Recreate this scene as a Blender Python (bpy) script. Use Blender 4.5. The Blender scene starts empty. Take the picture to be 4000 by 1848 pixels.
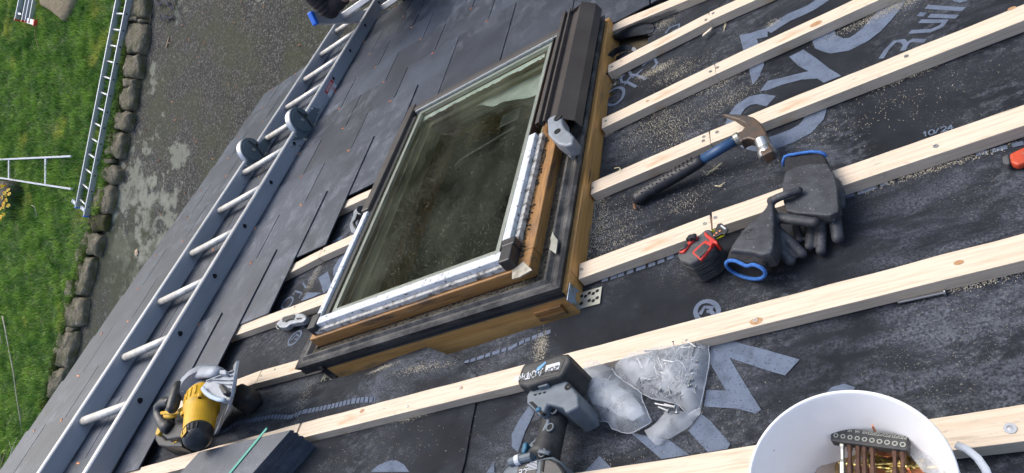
import bpy, bmesh, math, random
from mathutils import Vector, Matrix, noise
random.seed(7)
sc = bpy.context.scene
col = sc.collection
PI = math.pi
# ------------------------------------------------------------------ frames and camera
TH = math.radians(38.5); H0 = 4.3                      # roof pitch, height of the roof origin above the lawn
cT, sT = math.cos(TH), math.sin(TH)
M = Matrix(((1, 0, 0, 0), (0, cT, sT, 0), (0, -sT, cT, H0), (0, 0, 0, 1)))   # roof frame (x along battens, y down the slope, z out) -> world
I4 = Matrix.Identity(4)
CR = ((0.8048070804, 0.1562628002, -0.5725971538), (-0.3105820101, -0.7112274618, -0.6306300917), (-0.5057908444, 0.6853739379, -0.5238684825))
CC = Vector((0.620827226, -0.7291017291, 0.8788966957)); CF = 2706.35
cx, cy, cz = (Vector(r) for r in CR)
rot = Matrix((( cx.x, -cy.x, -cz.x), (cx.y, -cy.y, -cz.y), (cx.z, -cy.z, -cz.z)))
cam_d = bpy.data.cameras.new('camera'); cam = bpy.data.objects.new('camera', cam_d); col.objects.link(cam)
cam.matrix_world = M @ Matrix.Translation(CC) @ rot.to_4x4()
cam_d.sensor_width = 36; cam_d.lens = CF * 36 / 4000; cam_d.clip_start = 0.02; cam_d.clip_end = 400
sc.camera = cam
def ray(px, py): return cx * ((px - 2000) / CF) + cy * ((py - 924) / CF) + cz
def at(px, py, z=0.0):                                  # point of the roof frame seen at a pixel of the 4000 px photograph, at height z
    d = ray(px, py); return CC + d * ((z - CC.z) / d.z)
def atd(px, py, dep): return CC + ray(px, py) * dep
MW = M.to_3x3(); CW = M @ CC
def gat(px, py, h=0.0):                                 # the same on the ground (world frame)
    d = MW @ ray(px, py); return CW + d * ((h - CW.z) / d.z)
def t(n, x, y):
    n -= 1; r, c = divmod(n, 4); return (c * 1000 + x / 1.932, r * 616 + y / 1.932)
def T_(n, pts): return [t(n, *p) for p in pts]
# ------------------------------------------------------------------ light
w = bpy.data.worlds.new('World'); sc.world = w; w.use_nodes = True
nt = w.node_tree; bg = nt.nodes['Background']; sky = nt.nodes.new('ShaderNodeTexSky')
sky.sky_type = 'NISHITA'; sky.sun_disc = False
Ls = Vector((-0.50, 0.10, 0.90)).normalized()             # towards the sun, roof frame
Lw = (MW @ Ls).normalized()
el = math.asin(Lw.z); az = math.atan2(Lw.x, Lw.y)
sky.sun_elevation = el; sky.sun_rotation = az; sky.air_density = 1.0; sky.dust_density = 2.5
nt.links.new(sky.outputs[0], bg.inputs[0]); bg.inputs[1].default_value = 0.15
sd = bpy.data.lights.new('sun', 'SUN'); sd.energy = .95; sd.angle = math.radians(38); sd.color = (1, .985, .95)
so = bpy.data.objects.new('sun', sd); col.objects.link(so); so.rotation_euler = (-Lw).to_track_quat('-Z', 'Y').to_euler()
so.location = (0, 0, 12)
sc.view_settings.view_transform = 'Standard'; sc.view_settings.look = 'None'; sc.view_settings.exposure = 0.80
# ------------------------------------------------------------------ materials
def nodes(m): return m.node_tree.nodes, m.node_tree.links
def mat(name, c, rough=.6, metal=0, c2=None, scale=30, stretch=(1, 1, 1), lo=.35, hi=.65, bump=0, bscale=None, spec=.5,
        specks=None, spscale=60, spthr=.62, spw=.06, detail=6, island=0, dist=0.0):
    m = bpy.data.materials.new(name); m.use_nodes = True; N, L = nodes(m); p = N['Principled BSDF']
    p.inputs['Roughness'].default_value = rough; p.inputs['Metallic'].default_value = metal
    p.inputs['Specular IOR Level'].default_value = spec
    p.inputs['Base Color'].default_value = (*c, 1)
    tc = N.new('ShaderNodeTexCoord'); mp = N.new('ShaderNodeMapping'); mp.inputs['Scale'].default_value = stretch
    L.new(tc.outputs['Object'], mp.inputs[0]); src = None
    def nz(sca, det=detail, di=0.0):
        n = N.new('ShaderNodeTexNoise'); n.inputs['Scale'].default_value = sca; n.inputs['Detail'].default_value = det
        n.inputs['Distortion'].default_value = di; n.inputs['Roughness'].default_value = .6
        L.new(mp.outputs[0], n.inputs[0]); return n
    def ramp(n, a, b):
        r = N.new('ShaderNodeMapRange'); r.inputs[1].default_value = a; r.inputs[2].default_value = b; L.new(n.outputs[0], r.inputs[0]); return r
    def mix(f, a, b):
        x = N.new('ShaderNodeMix'); x.data_type = 'RGBA'
        if isinstance(f, (int, float)): x.inputs[0].default_value = f
        else: L.new(f, x.inputs[0])
        for i, v in ((6, a), (7, b)):
            if isinstance(v, tuple): x.inputs[i].default_value = (*v, 1)
            else: L.new(v, x.inputs[i])
        return x.outputs[2]
    out = c
    if c2: out = mix(ramp(nz(scale, di=dist), lo, hi).outputs[0], c, c2)
    if specks: out = mix(ramp(nz(spscale), spthr, spthr + spw).outputs[0], out, specks)
    if island:
        g = N.new('ShaderNodeNewGeometry'); h = N.new('ShaderNodeHueSaturation'); r = N.new('ShaderNodeMapRange')
        L.new(g.outputs['Random Per Island'], r.inputs[0]); r.inputs[3].default_value = 1 - island; r.inputs[4].default_value = 1 + island
        L.new(r.outputs[0], h.inputs['Value'])
        if isinstance(out, tuple): h.inputs['Color'].default_value = (*out, 1)
        else: L.new(out, h.inputs['Color'])
        out = h.outputs[0]
    if not isinstance(out, tuple): L.new(out, p.inputs['Base Color'])
    if bump:
        b = N.new('ShaderNodeBump'); b.inputs['Strength'].default_value = 1; b.inputs['Distance'].default_value = bump
        L.new(nz(bscale or scale * 3).outputs[0], b.inputs['Height']); L.new(b.outputs[0], p.inputs['Normal'])
    m['_k'] = 1
    return m
def add_layer(m, c, scale, a, b, amount=1.0, stretch=(1, 1, 1), det=5, mask=None, dist=0, grain=0):    # one more patchy layer over the base colour
    N, L = nodes(m); p = N['Principled BSDF']; tc = N.new('ShaderNodeTexCoord'); mp = N.new('ShaderNodeMapping'); mp.inputs['Scale'].default_value = stretch
    mp.inputs['Location'].default_value = (3.1, 1.7, .4)
    L.new(tc.outputs['Object'], mp.inputs[0]); n = N.new('ShaderNodeTexNoise'); n.inputs['Scale'].default_value = scale; n.inputs['Detail'].default_value = det
    n.inputs['Distortion'].default_value = dist; n.inputs['Roughness'].default_value = .65
    L.new(mp.outputs[0], n.inputs[0]); r = N.new('ShaderNodeMapRange'); r.inputs[1].default_value = a; r.inputs[2].default_value = b; r.inputs[4].default_value = amount
    L.new(n.outputs[0], r.inputs[0]); f = r.outputs[0]
    if mask:
        n2 = N.new('ShaderNodeTexNoise'); n2.inputs['Scale'].default_value = mask[0]; n2.inputs['Detail'].default_value = 3; L.new(tc.outputs['Object'], n2.inputs[0])
        r2 = N.new('ShaderNodeMapRange'); r2.inputs[1].default_value = mask[1]; r2.inputs[2].default_value = mask[2]; L.new(n2.outputs[0], r2.inputs[0])
        mu = N.new('ShaderNodeMath'); mu.operation = 'MULTIPLY'; L.new(f, mu.inputs[0]); L.new(r2.outputs[0], mu.inputs[1]); f = mu.outputs[0]
    if grain:
        n3 = N.new('ShaderNodeTexNoise'); n3.inputs['Scale'].default_value = grain; n3.inputs['Detail'].default_value = 2; L.new(tc.outputs['Object'], n3.inputs[0])
        r3 = N.new('ShaderNodeMapRange'); r3.inputs[1].default_value = .40; r3.inputs[2].default_value = .64; r3.inputs[3].default_value = .34; r3.inputs[4].default_value = 1.45; r3.clamp = False; L.new(n3.outputs[0], r3.inputs[0])
        m3 = N.new('ShaderNodeMath'); m3.operation = 'MULTIPLY'; m3.use_clamp = True; L.new(f, m3.inputs[0]); L.new(r3.outputs[0], m3.inputs[1]); f = m3.outputs[0]
    x = N.new('ShaderNodeMix'); x.data_type = 'RGBA'; L.new(f, x.inputs[0]); x.inputs[7].default_value = (*c, 1)
    if p.inputs['Base Color'].is_linked: L.new(p.inputs['Base Color'].links[0].from_socket, x.inputs[6])
    else: x.inputs[6].default_value = p.inputs['Base Color'].default_value
    L.new(x.outputs[2], p.inputs['Base Color']); return m
# ------------------------------------------------------------------ mesh builder
class MB:
    def __init__(s): s.v = []; s.f = []
    def add(s, vs, fs):
        k = len(s.v); s.v += [Vector(v) for v in vs]; s.f += [tuple(i + k for i in f) for f in fs]; return s
    def prism(s, base, off):                            # base: ring of points, off: vector or list of offsets
        n = len(base); off = [Vector(off)] * n if not isinstance(off, list) else off
        b = [Vector(p) for p in base]; tp = [p + o for p, o in zip(b, off)]
        fs = [tuple(range(n)), tuple(range(2 * n - 1, n - 1, -1))] + [(i, i + n, (i + 1) % n + n, (i + 1) % n) for i in range(n)]
        return s.add(b + tp, fs)
    def slab(s, pxs, z0, z1):                           # outline seen at height z1, going down to z0
        top = [at(x, y, z1) for x, y in pxs]; return s.prism(top, (0, 0, z0 - z1))
    def box(s, c, d, R=None):                           # centre, full sizes, optional rotation
        c = Vector(c); vs = []
        for x in (-.5, .5):
            for y in (-.5, .5):
                for z in (-.5, .5):
                    q = Vector((x * d[0], y * d[1], z * d[2])); vs.append(c + (R @ q if R else q))
        return s.add(vs, [(0, 1, 3, 2), (4, 6, 7, 5), (0, 4, 5, 1), (2, 3, 7, 6), (0, 2, 6, 4), (1, 5, 7, 3)])
    def bar(s, p0, p1, w, h, up=(0, 0, 1)):             # box along p0-p1 (axis through its middle)
        p0, p1 = Vector(p0), Vector(p1); a = (p1 - p0); l = a.length; a.normalize(); u = Vector(up); sd_ = a.cross(u).normalized(); u = sd_.cross(a)
        return s.box((p0 + p1) / 2, (l, w, h), Matrix((a, sd_, u)).transposed())
    def tube(s, pts, r, n=12, cap=True, flat=1.0, up=None, closed=False):
        pts = [Vector(p) for p in pts]; rs = r if isinstance(r, (list, tuple)) else [r] * len(pts); k = len(s.v); m = len(pts); prev = None
        for i, p in enumerate(pts):
            a = (pts[(i + 1) % m] - pts[i - 1]) if closed else (pts[min(i + 1, m - 1)] - pts[max(i - 1, 0)])
            a.normalize()
            if prev is None:
                u = Vector(up) if up else Vector((0, 0, 1))
                if abs(a.dot(u)) > .95: u = Vector((0, 1, 0))
            else: u = prev
            sdv = a.cross(u).normalized(); u = sdv.cross(a).normalized(); prev = u
            for j in range(n):
                th = 2 * PI * j / n; s.v.append(p + sdv * (math.cos(th) * rs[i]) + u * (math.sin(th) * rs[i] * flat))
        for i in range(m if closed else m - 1):
            i2 = (i + 1) % m
            for j in range(n):
                j2 = (j + 1) % n; s.f.append((k + i * n + j, k + i * n + j2, k + i2 * n + j2, k + i2 * n + j))
        if cap and not closed:
            s.f.append(tuple(k + j for j in range(n - 1, -1, -1))); s.f.append(tuple(k + (m - 1) * n + j for j in range(n)))
        return s
    def lathe(s, c, ax, prof, n=40):                    # prof: (radius, height along the axis)
        c = Vector(c); ax = Vector(ax).normalized(); u = ax.orthogonal().normalized(); v_ = ax.cross(u); k = len(s.v)
        for r, h in prof:
            for j in range(n):
                a = 2 * PI * j / n; s.v.append(c + ax * h + u * (r * math.cos(a)) + v_ * (r * math.sin(a)))
        for i in range(len(prof) - 1):
            for j in range(n):
                j2 = (j + 1) % n; s.f.append((k + i * n + j, k + i * n + j2, k + (i + 1) * n + j2, k + (i + 1) * n + j))
        return s
    def ball(s, c, r, n=10, m=14, R=None):
        c = Vector(c); r = (r, r, r) if isinstance(r, (int, float)) else r; k = len(s.v)
        for i in range(n + 1):
            ph = PI * i / n
            for j in range(m):
                a = 2 * PI * j / m; q = Vector((r[0] * math.sin(ph) * math.cos(a), r[1] * math.sin(ph) * math.sin(a), r[2] * math.cos(ph)))
                s.v.append(c + (R @ q if R else q))
        for i in range(n):
            for j in range(m):
                j2 = (j + 1) % m; s.f.append((k + i * m + j, k + (i + 1) * m + j, k + (i + 1) * m + j2, k + i * m + j2))
        return s
    def strip(s, pts, width, zf, th=0.0):               # flat ribbon of print following the sheet below it
        pts = [Vector(p) for p in pts]; P = []
        ws = width if isinstance(width, (list, tuple)) else [width] * len(pts)
        for i in range(len(pts) - 1):
            n = max(1, int((pts[i + 1] - pts[i]).length / .015))
            for q in range(n): P.append((pts[i].lerp(pts[i + 1], q / n), ws[i] + (ws[i + 1] - ws[i]) * q / n))
        P.append((pts[-1], ws[-1])); k = len(s.v)
        for i, (p, w_) in enumerate(P):
            a = P[min(i + 1, len(P) - 1)][0] - P[max(i - 1, 0)][0]; a.z = 0; a.normalize(); sdv = Vector((-a.y, a.x, 0)) * (w_ / 2)
            for q in (p - sdv, p, p + sdv): s.v.append(Vector((q.x, q.y, zf(q.x, q.y))))
        for i in range(len(P) - 1):
            for j in (0, 1): s.f.append((k + i * 3 + j, k + i * 3 + j + 1, k + i * 3 + j + 4, k + i * 3 + j + 3))
        return s
    def patch(s, poly, zf, res=.01):                    # filled outline following a height function
        bm = bmesh.new(); vs = []
        n = len(poly)
        for i in range(n):
            a, b = Vector(poly[i]), Vector(poly[(i + 1) % n]); kk = max(1, int((b - a).length / res))
            for q in range(kk):
                pnt = a.lerp(b, q / kk); vs.append(bm.verts.new((pnt.x, pnt.y, 0)))
        f = bm.faces.new(vs)
        xs = [v.co.x for v in vs]; ys = [v.co.y for v in vs]
        for axis, lo, hi in ((0, min(xs), max(xs)), (1, min(ys), max(ys))):
            q = lo + res * 2
            while q < hi:
                nrm = (1, 0, 0) if axis == 0 else (0, 1, 0); co = (q, 0, 0) if axis == 0 else (0, q, 0)
                bmesh.ops.bisect_plane(bm, geom=bm.verts[:] + bm.edges[:] + bm.faces[:], plane_co=co, plane_no=nrm); q += res * 2
        bm.verts.index_update(); k = len(s.v)
        for v in bm.verts: s.v.append(Vector((v.co.x, v.co.y, zf(v.co.x, v.co.y))))
        for f in bm.faces: s.f.append(tuple(k + v.index for v in (f.verts if f.normal.z > 0 else reversed(list(f.verts)))))
        bm.free(); return s
def inside(x, y, poly):
    c = False; n = len(poly); j = n - 1
    for i in range(n):
        xi, yi = poly[i][0], poly[i][1]; xj, yj = poly[j][0], poly[j][1]
        if (yi > y) != (yj > y) and x < (xj - xi) * (y - yi) / (yj - yi) + xi: c = not c
        j = i
    return c
def edge_dist(x, y, poly):
    d = 9.; n = len(poly)
    for i in range(n):
        ax, ay = poly[i][0], poly[i][1]; bx, by = poly[(i + 1) % n][0], poly[(i + 1) % n][1]
        dx, dy = bx - ax, by - ay; tt = max(0, min(1, ((x - ax) * dx + (y - ay) * dy) / (dx * dx + dy * dy + 1e-12)))
        d = min(d, math.hypot(x - ax - tt * dx, y - ay - tt * dy))
    return d
def hull_dome(mb, poly, zf_bottom, height, res=.008, rim=.02, nz=.0, nsc=20, hmin=.0, seed=0):   # a rounded solid over an outline
    P = [Vector((p[0], p[1], 0)) for p in poly]; c = sum(P, Vector()) / len(P)
    def zt(x, y):
        d = edge_dist(x, y, P); k = min(1, d / rim); q = math.sqrt(max(0, 1 - (1 - k) ** 2))
        return zf_bottom(x, y) + hmin + (height - hmin) * q + nz * q * noise.fractal(Vector((x * nsc + seed, y * nsc, seed)), 1, 2, 3)
    k = len(mb.v); mb.patch(P, zt, res); return mb
FR = {}; PW = {}
def add(mb, name, m, par=None, label=None, cat=None, group=None, S=None, smooth=False, bev=0, kind=None, org=None, sub=0, remesh=0, rit=8, solid=0, segs=2, auto=None):
    if par is None:
        S = M if S is None else S
        if org is None:
            n = max(1, len(mb.v)); c = sum(mb.v, Vector()) / n; c.z = min(v.z for v in mb.v); org = c
        org = Vector(org)
    else: S, org = FR[par.name]; PWm = PW.get(par.name)
    me = bpy.data.meshes.new(name); me.from_pydata([v - org for v in mb.v], [], mb.f); me.update()
    if smooth: me.polygons.foreach_set('use_smooth', [True] * len(me.polygons))
    for mm in (m if isinstance(m, list) else [m]): me.materials.append(mm)
    o = bpy.data.objects.new(name, me); col.objects.link(o); FR[o.name] = (S, org)
    if par is None: o.matrix_world = S @ Matrix.Translation(org)
    else:
        o.parent = par
        if PWm is not None: o.matrix_basis = PWm.inverted() @ Matrix.Translation(org); PW[o.name] = Matrix.Translation(org)
    if remesh:
        q = o.modifiers.new('r', 'REMESH'); q.mode = 'VOXEL'; q.voxel_size = remesh; q.use_smooth_shade = True
        q = o.modifiers.new('s', 'SMOOTH'); q.iterations = rit; q.factor = .6
    if solid: q = o.modifiers.new('t', 'SOLIDIFY'); q.thickness = solid; q.offset = -1
    if bev:
        q = o.modifiers.new('b', 'BEVEL'); q.width = bev; q.segments = segs; q.limit_method = 'ANGLE'; q.angle_limit = math.radians(40); q.harden_normals = False
    if sub: q = o.modifiers.new('u', 'SUBSURF'); q.levels = sub; q.render_levels = sub
    if label: o['label'] = label
    if cat: o['category'] = cat
    if group: o['group'] = group
    if kind: o['kind'] = kind
    return o
def thing(name, label, cat, loc, group=None, S=None):
    o = bpy.data.objects.new(name, None); col.objects.link(o); S = M if S is None else S; loc = Vector(loc)
    o.matrix_world = S @ Matrix.Translation(loc); FR[o.name] = (S, loc); o.empty_display_size = .05
    o['label'] = label; o['category'] = cat
    if group: o['group'] = group
    return o
def beam(name, p0, p1, wd, ht, m, par=None, up=(0, 0, 1), bev=.0012, seg=1, wob=0, **kw):    # a timber with its own axes so the grain follows it
    p0, p1 = Vector(p0), Vector(p1); a = p1 - p0; l = a.length; a.normalize(); u = Vector(up); s_ = u.cross(a).normalized(); u = a.cross(s_).normalized()
    B = Matrix((a, s_, u)).transposed().to_4x4(); B.translation = p0
    me = bpy.data.meshes.new(name); vs = []; fs = []; seg = max(1, int(l / .03)) if wob else 1; sdn = random.random() * 50
    for i in range(seg + 1):
        x = l * i / seg
        for j, (y, z) in enumerate(((-.5, -.5), (.5, -.5), (.5, .5), (-.5, .5))):
            d = wob * noise.noise(Vector((x * 14, sdn, j * 7))) if wob else 0
            vs.append((x, y * wd + d * (1 if y > 0 else -1), z * ht + d * .6 * (1 if z > 0 else 0)))
    for i in range(seg):
        for j in range(4): fs.append((i * 4 + j, i * 4 + (j + 1) % 4, i * 4 + 4 + (j + 1) % 4, i * 4 + 4 + j))
    fs += [(3, 2, 1, 0), tuple(seg * 4 + j for j in range(4))]
    me.from_pydata(vs, [], fs); me.update(); me.materials.append(m); o = bpy.data.objects.new(name, me); col.objects.link(o)
    if par is None: o.matrix_world = M @ B if kw.get('S') is None else kw['S'] @ B
    else:
        S, org = FR[par.name]; o.parent = par; o.matrix_basis = Matrix.Translation(-org) @ B
    q = o.modifiers.new('b', 'BEVEL'); q.width = bev; q.segments = 2
    q.limit_method = 'ANGLE'; q.angle_limit = math.radians(50)
    for k in ('label', 'group', 'kind'):
        if kw.get(k): o[k] = kw[k]
    if kw.get('cat'): o['category'] = kw['cat']
    FR[o.name] = (M if par is None else FR[par.name][0], p0 if par is None else FR[par.name][1]); PW[o.name] = B if (par is None or True) else B
    return o
def text_strokes(ch):                                   # simple stroke lettering on a 1 x 1 cell
    A = {'0': [[(.2, 0), (0, .3), (0, .7), (.2, 1), (.5, 1), (.7, .7), (.7, .3), (.5, 0), (.2, 0)]],
         '1': [[(.1, .75), (.35, 1), (.35, 0)]], '2': [[(0, .8), (.2, 1), (.5, 1), (.65, .8), (.6, .5), (0, 0), (.7, 0)]],
         '3': [[(0, .95), (.5, 1), (.65, .75), (.3, .55), (.65, .3), (.5, 0), (0, .05)]], '4': [[(.5, 0), (.5, 1), (0, .3), (.7, .3)]],
         '5': [[(.65, 1), (.1, 1), (.05, .55), (.5, .6), (.68, .3), (.5, 0), (0, .05)]], '6': [[(.6, 1), (.1, .6), (0, .25), (.3, 0), (.6, .1), (.65, .35), (.4, .55), (.05, .4)]],
         '8': [[(.35, .5), (.05, .75), (.35, 1), (.65, .75), (.35, .5), (0, .25), (.35, 0), (.7, .25), (.35, .5)]],
         '/': [[(0, 0), (.5, 1)]], '.': [[(.2, 0), (.3, .06)]], 'P': [[(0, 0), (0, 1), (.5, 1), (.65, .75), (.5, .5), (0, .5)]], 'Z': [[(0, 1), (.7, 1), (0, 0), (.7, 0)]],
         'H': [[(0, 0), (0, 1)], [(.65, 0), (.65, 1)], [(0, .5), (.65, .5)]], 'V': [[(0, 1), (.35, 0), (.7, 1)]], 'A': [[(0, 0), (.35, 1), (.7, 0)], [(.15, .35), (.55, .35)]],
         'C': [[(.65, .85), (.4, 1), (.1, .8), (0, .5), (.1, .2), (.4, 0), (.65, .15)]], 'E': [[(.6, 1), (0, 1), (0, 0), (.6, 0)], [(0, .5), (.5, .5)]],
         'N': [[(0, 0), (0, 1), (.6, 0), (.6, 1)]], 'R': [[(0, 0), (0, 1), (.5, 1), (.65, .75), (.5, .5), (0, .5)], [(.3, .5), (.65, 0)]], 'G': [[(.65, .85), (.4, 1), (.1, .8), (0, .5), (.1, .2), (.4, 0), (.65, .2), (.65, .45), (.4, .45)]],
         'Y': [[(0, 1), (.35, .5), (.7, 1)], [(.35, .5), (.35, 0)]], 'T': [[(0, 1), (.7, 1)], [(.35, 1), (.35, 0)]], 'D': [[(0, 0), (0, 1), (.4, 1), (.65, .7), (.65, .3), (.4, 0), (0, 0)]],
         'W': [[(0, 1), (.18, 0), (.35, .7), (.52, 0), (.7, 1)]], 'L': [[(0, 1), (0, 0), (.6, 0)]], 'U': [[(0, 1), (0, .2), (.3, 0), (.6, .2), (.6, 1)]], 'M': [[(0, 0), (0, 1), (.35, .4), (.7, 1), (.7, 0)]],
         'X': [[(0, 0), (.7, 1)], [(0, 1), (.7, 0)]], 'S': [[(.65, .9), (.3, 1), (.05, .75), (.6, .35), (.4, 0), (0, .1)]], 'I': [[(.3, 0), (.3, 1)]], 'O': [[(.2, 0), (0, .3), (0, .7), (.2, 1), (.5, 1), (.7, .7), (.7, .3), (.5, 0), (.2, 0)]],
         'K': [[(0, 0), (0, 1)], [(.6, 1), (0, .45), (.65, 0)]], '|': [[(.3, -.1), (.3, 1.1)]], '-': [[(.1, .5), (.5, .5)]]}
    return A.get(ch, [])
def writing(s, p0, right, up, n, hgt, lw, mbx=None, adv=.95):      # raised lettering in the plane of right/up, offset along n
    mb = mbx or MB(); p0 = Vector(p0); right = Vector(right).normalized(); up = Vector(up); up = (up - right * up.dot(right)).normalized(); n = Vector(n)
    for i, ch in enumerate(s):
        for st in text_strokes(ch):
            pts = [p0 + right * ((i * adv + a) * hgt) + up * (b * hgt) + n * .0006 for a, b in st]
            for q in range(len(pts) - 1):
                a, b = pts[q], pts[q + 1]; d = (b - a).normalized(); sd2 = n.normalized().cross(d) * lw / 2; e = d * lw * .3
                mb.add([a - sd2 - e, b - sd2 + e, b + sd2 + e, a + sd2 - e], [(0, 1, 2, 3)])
    return mb
# ------------------------------------------------------------------ palette
m_slate = mat('slate', (.027, .035, .051), .42, c2=(.050, .061, .084), scale=7, bump=.0014, bscale=220, island=.30, specks=(.20, .21, .23), spscale=330, spthr=.64, spec=.5)
add_layer(m_slate, (.27, .29, .34), 14, .48, .76, .65, (1.2, .8, 1), 12, mask=(1.9, .42, .58), dist=.5, grain=260)
add_layer(m_slate, (.34, .35, .37), 60, .62, .74, .5, (1, .5, 1), 5, mask=(3.2, .52, .62))
m_memb = mat('membrane', (.0130, .0155, .0215), .62, c2=(.040, .045, .056), scale=5, spec=.35)
add_layer(m_memb, (.20, .22, .265), 22, .43, .68, .68, (.5, 1.3, 1), 14, mask=(2.4, .44, .60), dist=.5, grain=260)
add_layer(m_memb, (.17, .185, .215), 70, .48, .64, .8, (.7, 1, 1), 9, mask=(4.5, .47, .60), dist=.3, grain=420)
add_layer(m_memb, (.42, .40, .33), 380, .60, .68, .8, (1, 1, 1), 3, mask=(5, .47, .60))
def weave(m, sc_=1500, dist=.0006):
    N, L = nodes(m); p = N['Principled BSDF']; tc = N.new('ShaderNodeTexCoord'); a = []
    for ang in (35, -55):
        mp = N.new('ShaderNodeMapping'); mp.inputs['Rotation'].default_value = (0, 0, math.radians(ang)); L.new(tc.outputs['Object'], mp.inputs[0])
        wv = N.new('ShaderNodeTexWave'); wv.inputs['Scale'].default_value = sc_ / 6.28; wv.inputs['Distortion'].default_value = .4; L.new(mp.outputs[0], wv.inputs[0]); a.append(wv)
    ad = N.new('ShaderNodeMath'); ad.operation = 'ADD'; L.new(a[0].outputs[1], ad.inputs[0]); L.new(a[1].outputs[1], ad.inputs[1])
    n = N.new('ShaderNodeTexNoise'); n.inputs['Scale'].default_value = 11; n.inputs['Detail'].default_value = 8; L.new(tc.outputs['Object'], n.inputs[0])
    n2 = N.new('ShaderNodeMath'); n2.operation = 'MULTIPLY_ADD'; L.new(n.outputs[0], n2.inputs[0]); n2.inputs[1].default_value = 5.0; L.new(ad.outputs[0], n2.inputs[2])
    b = N.new('ShaderNodeBump'); b.inputs['Distance'].default_value = dist; L.new(n2.outputs[0], b.inputs['Height']); L.new(b.outputs[0], p.inputs['Normal'])
weave(m_memb)
m_print = mat('print', (.225, .275, .37), .75, c2=(.14, .17, .23), scale=35, lo=.45, hi=.75, specks=(.10, .125, .17), spscale=330, spthr=.58, spec=.3); weave(m_print)
m_under = mat('membrane_underside', (.30, .32, .34), .8, c2=(.2, .21, .22), scale=20)
m_batten = mat('new_pine', (.74, .615, .475), .7, c2=(.59, .465, .335), scale=9, stretch=(1.2, 26, 26), lo=.42, hi=.74, bump=.0006, bscale=14, spec=.25, dist=.3)
add_layer(m_batten, (.40, .31, .21), 22, .57, .76, .7, (.5, 5, 5), 6)
add_layer(m_batten, (.27, .25, .23), 60, .58, .70, .6, (.5, 1.6, 1.6), 6, mask=(5, .46, .58), grain=200)
add_layer(m_batten, (.50, .28, .12), 5, .64, .72, .6, (.8, 3, 3), 3)
m_oldpine = mat('old_pine', (.42, .21, .065), .5, c2=(.24, .11, .035), scale=7, stretch=(1.1, 34, 34), lo=.4, hi=.7, bump=.0008, bscale=12, dist=.3)
add_layer(m_oldpine, (.07, .05, .038), 18, .50, .68, .9, (.5, 2.5, 2.5), 9)
add_layer(m_oldpine, (.35, .30, .24), 50, .62, .72, .6, (.4, 2, 2), 5)
m_framepine = mat('frame_pine', (.62, .33, .105), .5, c2=(.46, .22, .06), scale=6, stretch=(1.0, 30, 30), lo=.4, hi=.7, dist=.4)
add_layer(m_framepine, (.15, .11, .08), 14, .53, .70, .75, (.5, 2.4, 2.4), 9)
m_greypine = mat('weathered_pine', (.50, .42, .28), .7, c2=(.34, .27, .17), scale=6, stretch=(1, 30, 30))
m_brown = mat('brown_aluminium', (.052, .042, .040), .42, metal=.0, c2=(.075, .066, .060), scale=8, specks=(.13, .12, .11), spscale=120, spthr=.68, bump=.0003, bscale=60, stretch=(1, 1, 1), spec=.6)
m_dirtyrub = mat('dirty_flashing', (.022, .022, .024), .62, c2=(.13, .125, .115), scale=16, lo=.42, hi=.68, stretch=(1, 1, 1), bump=.0015, bscale=70, specks=(.02, .016, .012), spscale=140, spthr=.6)
m_rubber = mat('black_rubber', (.013, .013, .015), .55, c2=(.03, .03, .032), scale=14, bump=.001, bscale=20)
m_dirt = mat('moss_dirt', (.030, .024, .017), .9, c2=(.10, .085, .06), scale=90, bump=.004, bscale=120)
m_white = mat('chalky_white', (.68, .70, .74), .8, c2=(.56, .57, .58), scale=30, specks=(.12, .11, .09), spscale=95, spthr=.60)
m_whited = mat('soiled_white', (.50, .49, .46), .8, c2=(.10, .085, .068), scale=60, stretch=(1, 1, 1), lo=.46, hi=.66, bump=.0005, bscale=150)
m_cast = mat('cast_zinc', (.30, .33, .37), .5, metal=.35, c2=(.20, .215, .235), scale=16, bump=.0006, bscale=120, specks=(.12, .09, .06), spscale=40, spthr=.68)
m_alu = mat('mill_aluminium', (.62, .63, .64), .42, metal=.55, c2=(.50, .50, .50), scale=6, stretch=(1, 1, 1), specks=(.30, .29, .27), spscale=60, spthr=.66)
m_alurail = mat('dull_aluminium', (.42, .45, .51), .5, metal=.3, c2=(.31, .33, .375), scale=3, stretch=(3, .6, 3), lo=.3, hi=.7, specks=(.14, .14, .15), spscale=70, spthr=.70, bump=.0003, bscale=40)
m_rung = mat('worn_rung', (.72, .70, .64), .45, metal=.3, c2=(.50, .47, .42), scale=10, stretch=(6, 1, 1), specks=(.22, .2, .17), spscale=55, spthr=.63)
m_hinge = mat('painted_hinge', (.10, .135, .16), .5, metal=.2, c2=(.14, .17, .19), scale=20, bump=.0005, bscale=60)
m_galv = mat('galvanised', (.44, .45, .42), .38, metal=.7, c2=(.33, .33, .28), scale=30)
m_zincold = mat('corroded_zinc', (.36, .42, .50), .6, metal=.4, c2=(.30, .24, .12), scale=28, lo=.5, hi=.6, bump=.001)
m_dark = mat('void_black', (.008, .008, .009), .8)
m_copper = mat('copper', (.62, .26, .13), .35, metal=.85)
m_steel = mat('steel', (.42, .42, .42), .35, metal=.9)
m_black = mat('black_plastic', (.018, .018, .020), .42, c2=(.035, .035, .037), scale=30, bump=.0004, bscale=150)
m_blackdust = mat('dusty_black', (.022, .022, .024), .6, c2=(.075, .072, .068), scale=22, lo=.45, hi=.72, bump=.0006, bscale=120)
m_blue = mat('blue_plastic', (.02, .17, .75), .45)
m_red = mat('red_plastic', (.55, .03, .02), .45)
m_grass = mat('grass_blades', (.36, .51, .09), .6, c2=(.125, .25, .038), scale=2.6, lo=.38, hi=.62, island=.45, spec=.25)
add_layer(m_grass, (.80, .72, .16), 1.3, .55, .72, .8, (1, 1, 1), 4)
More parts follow.
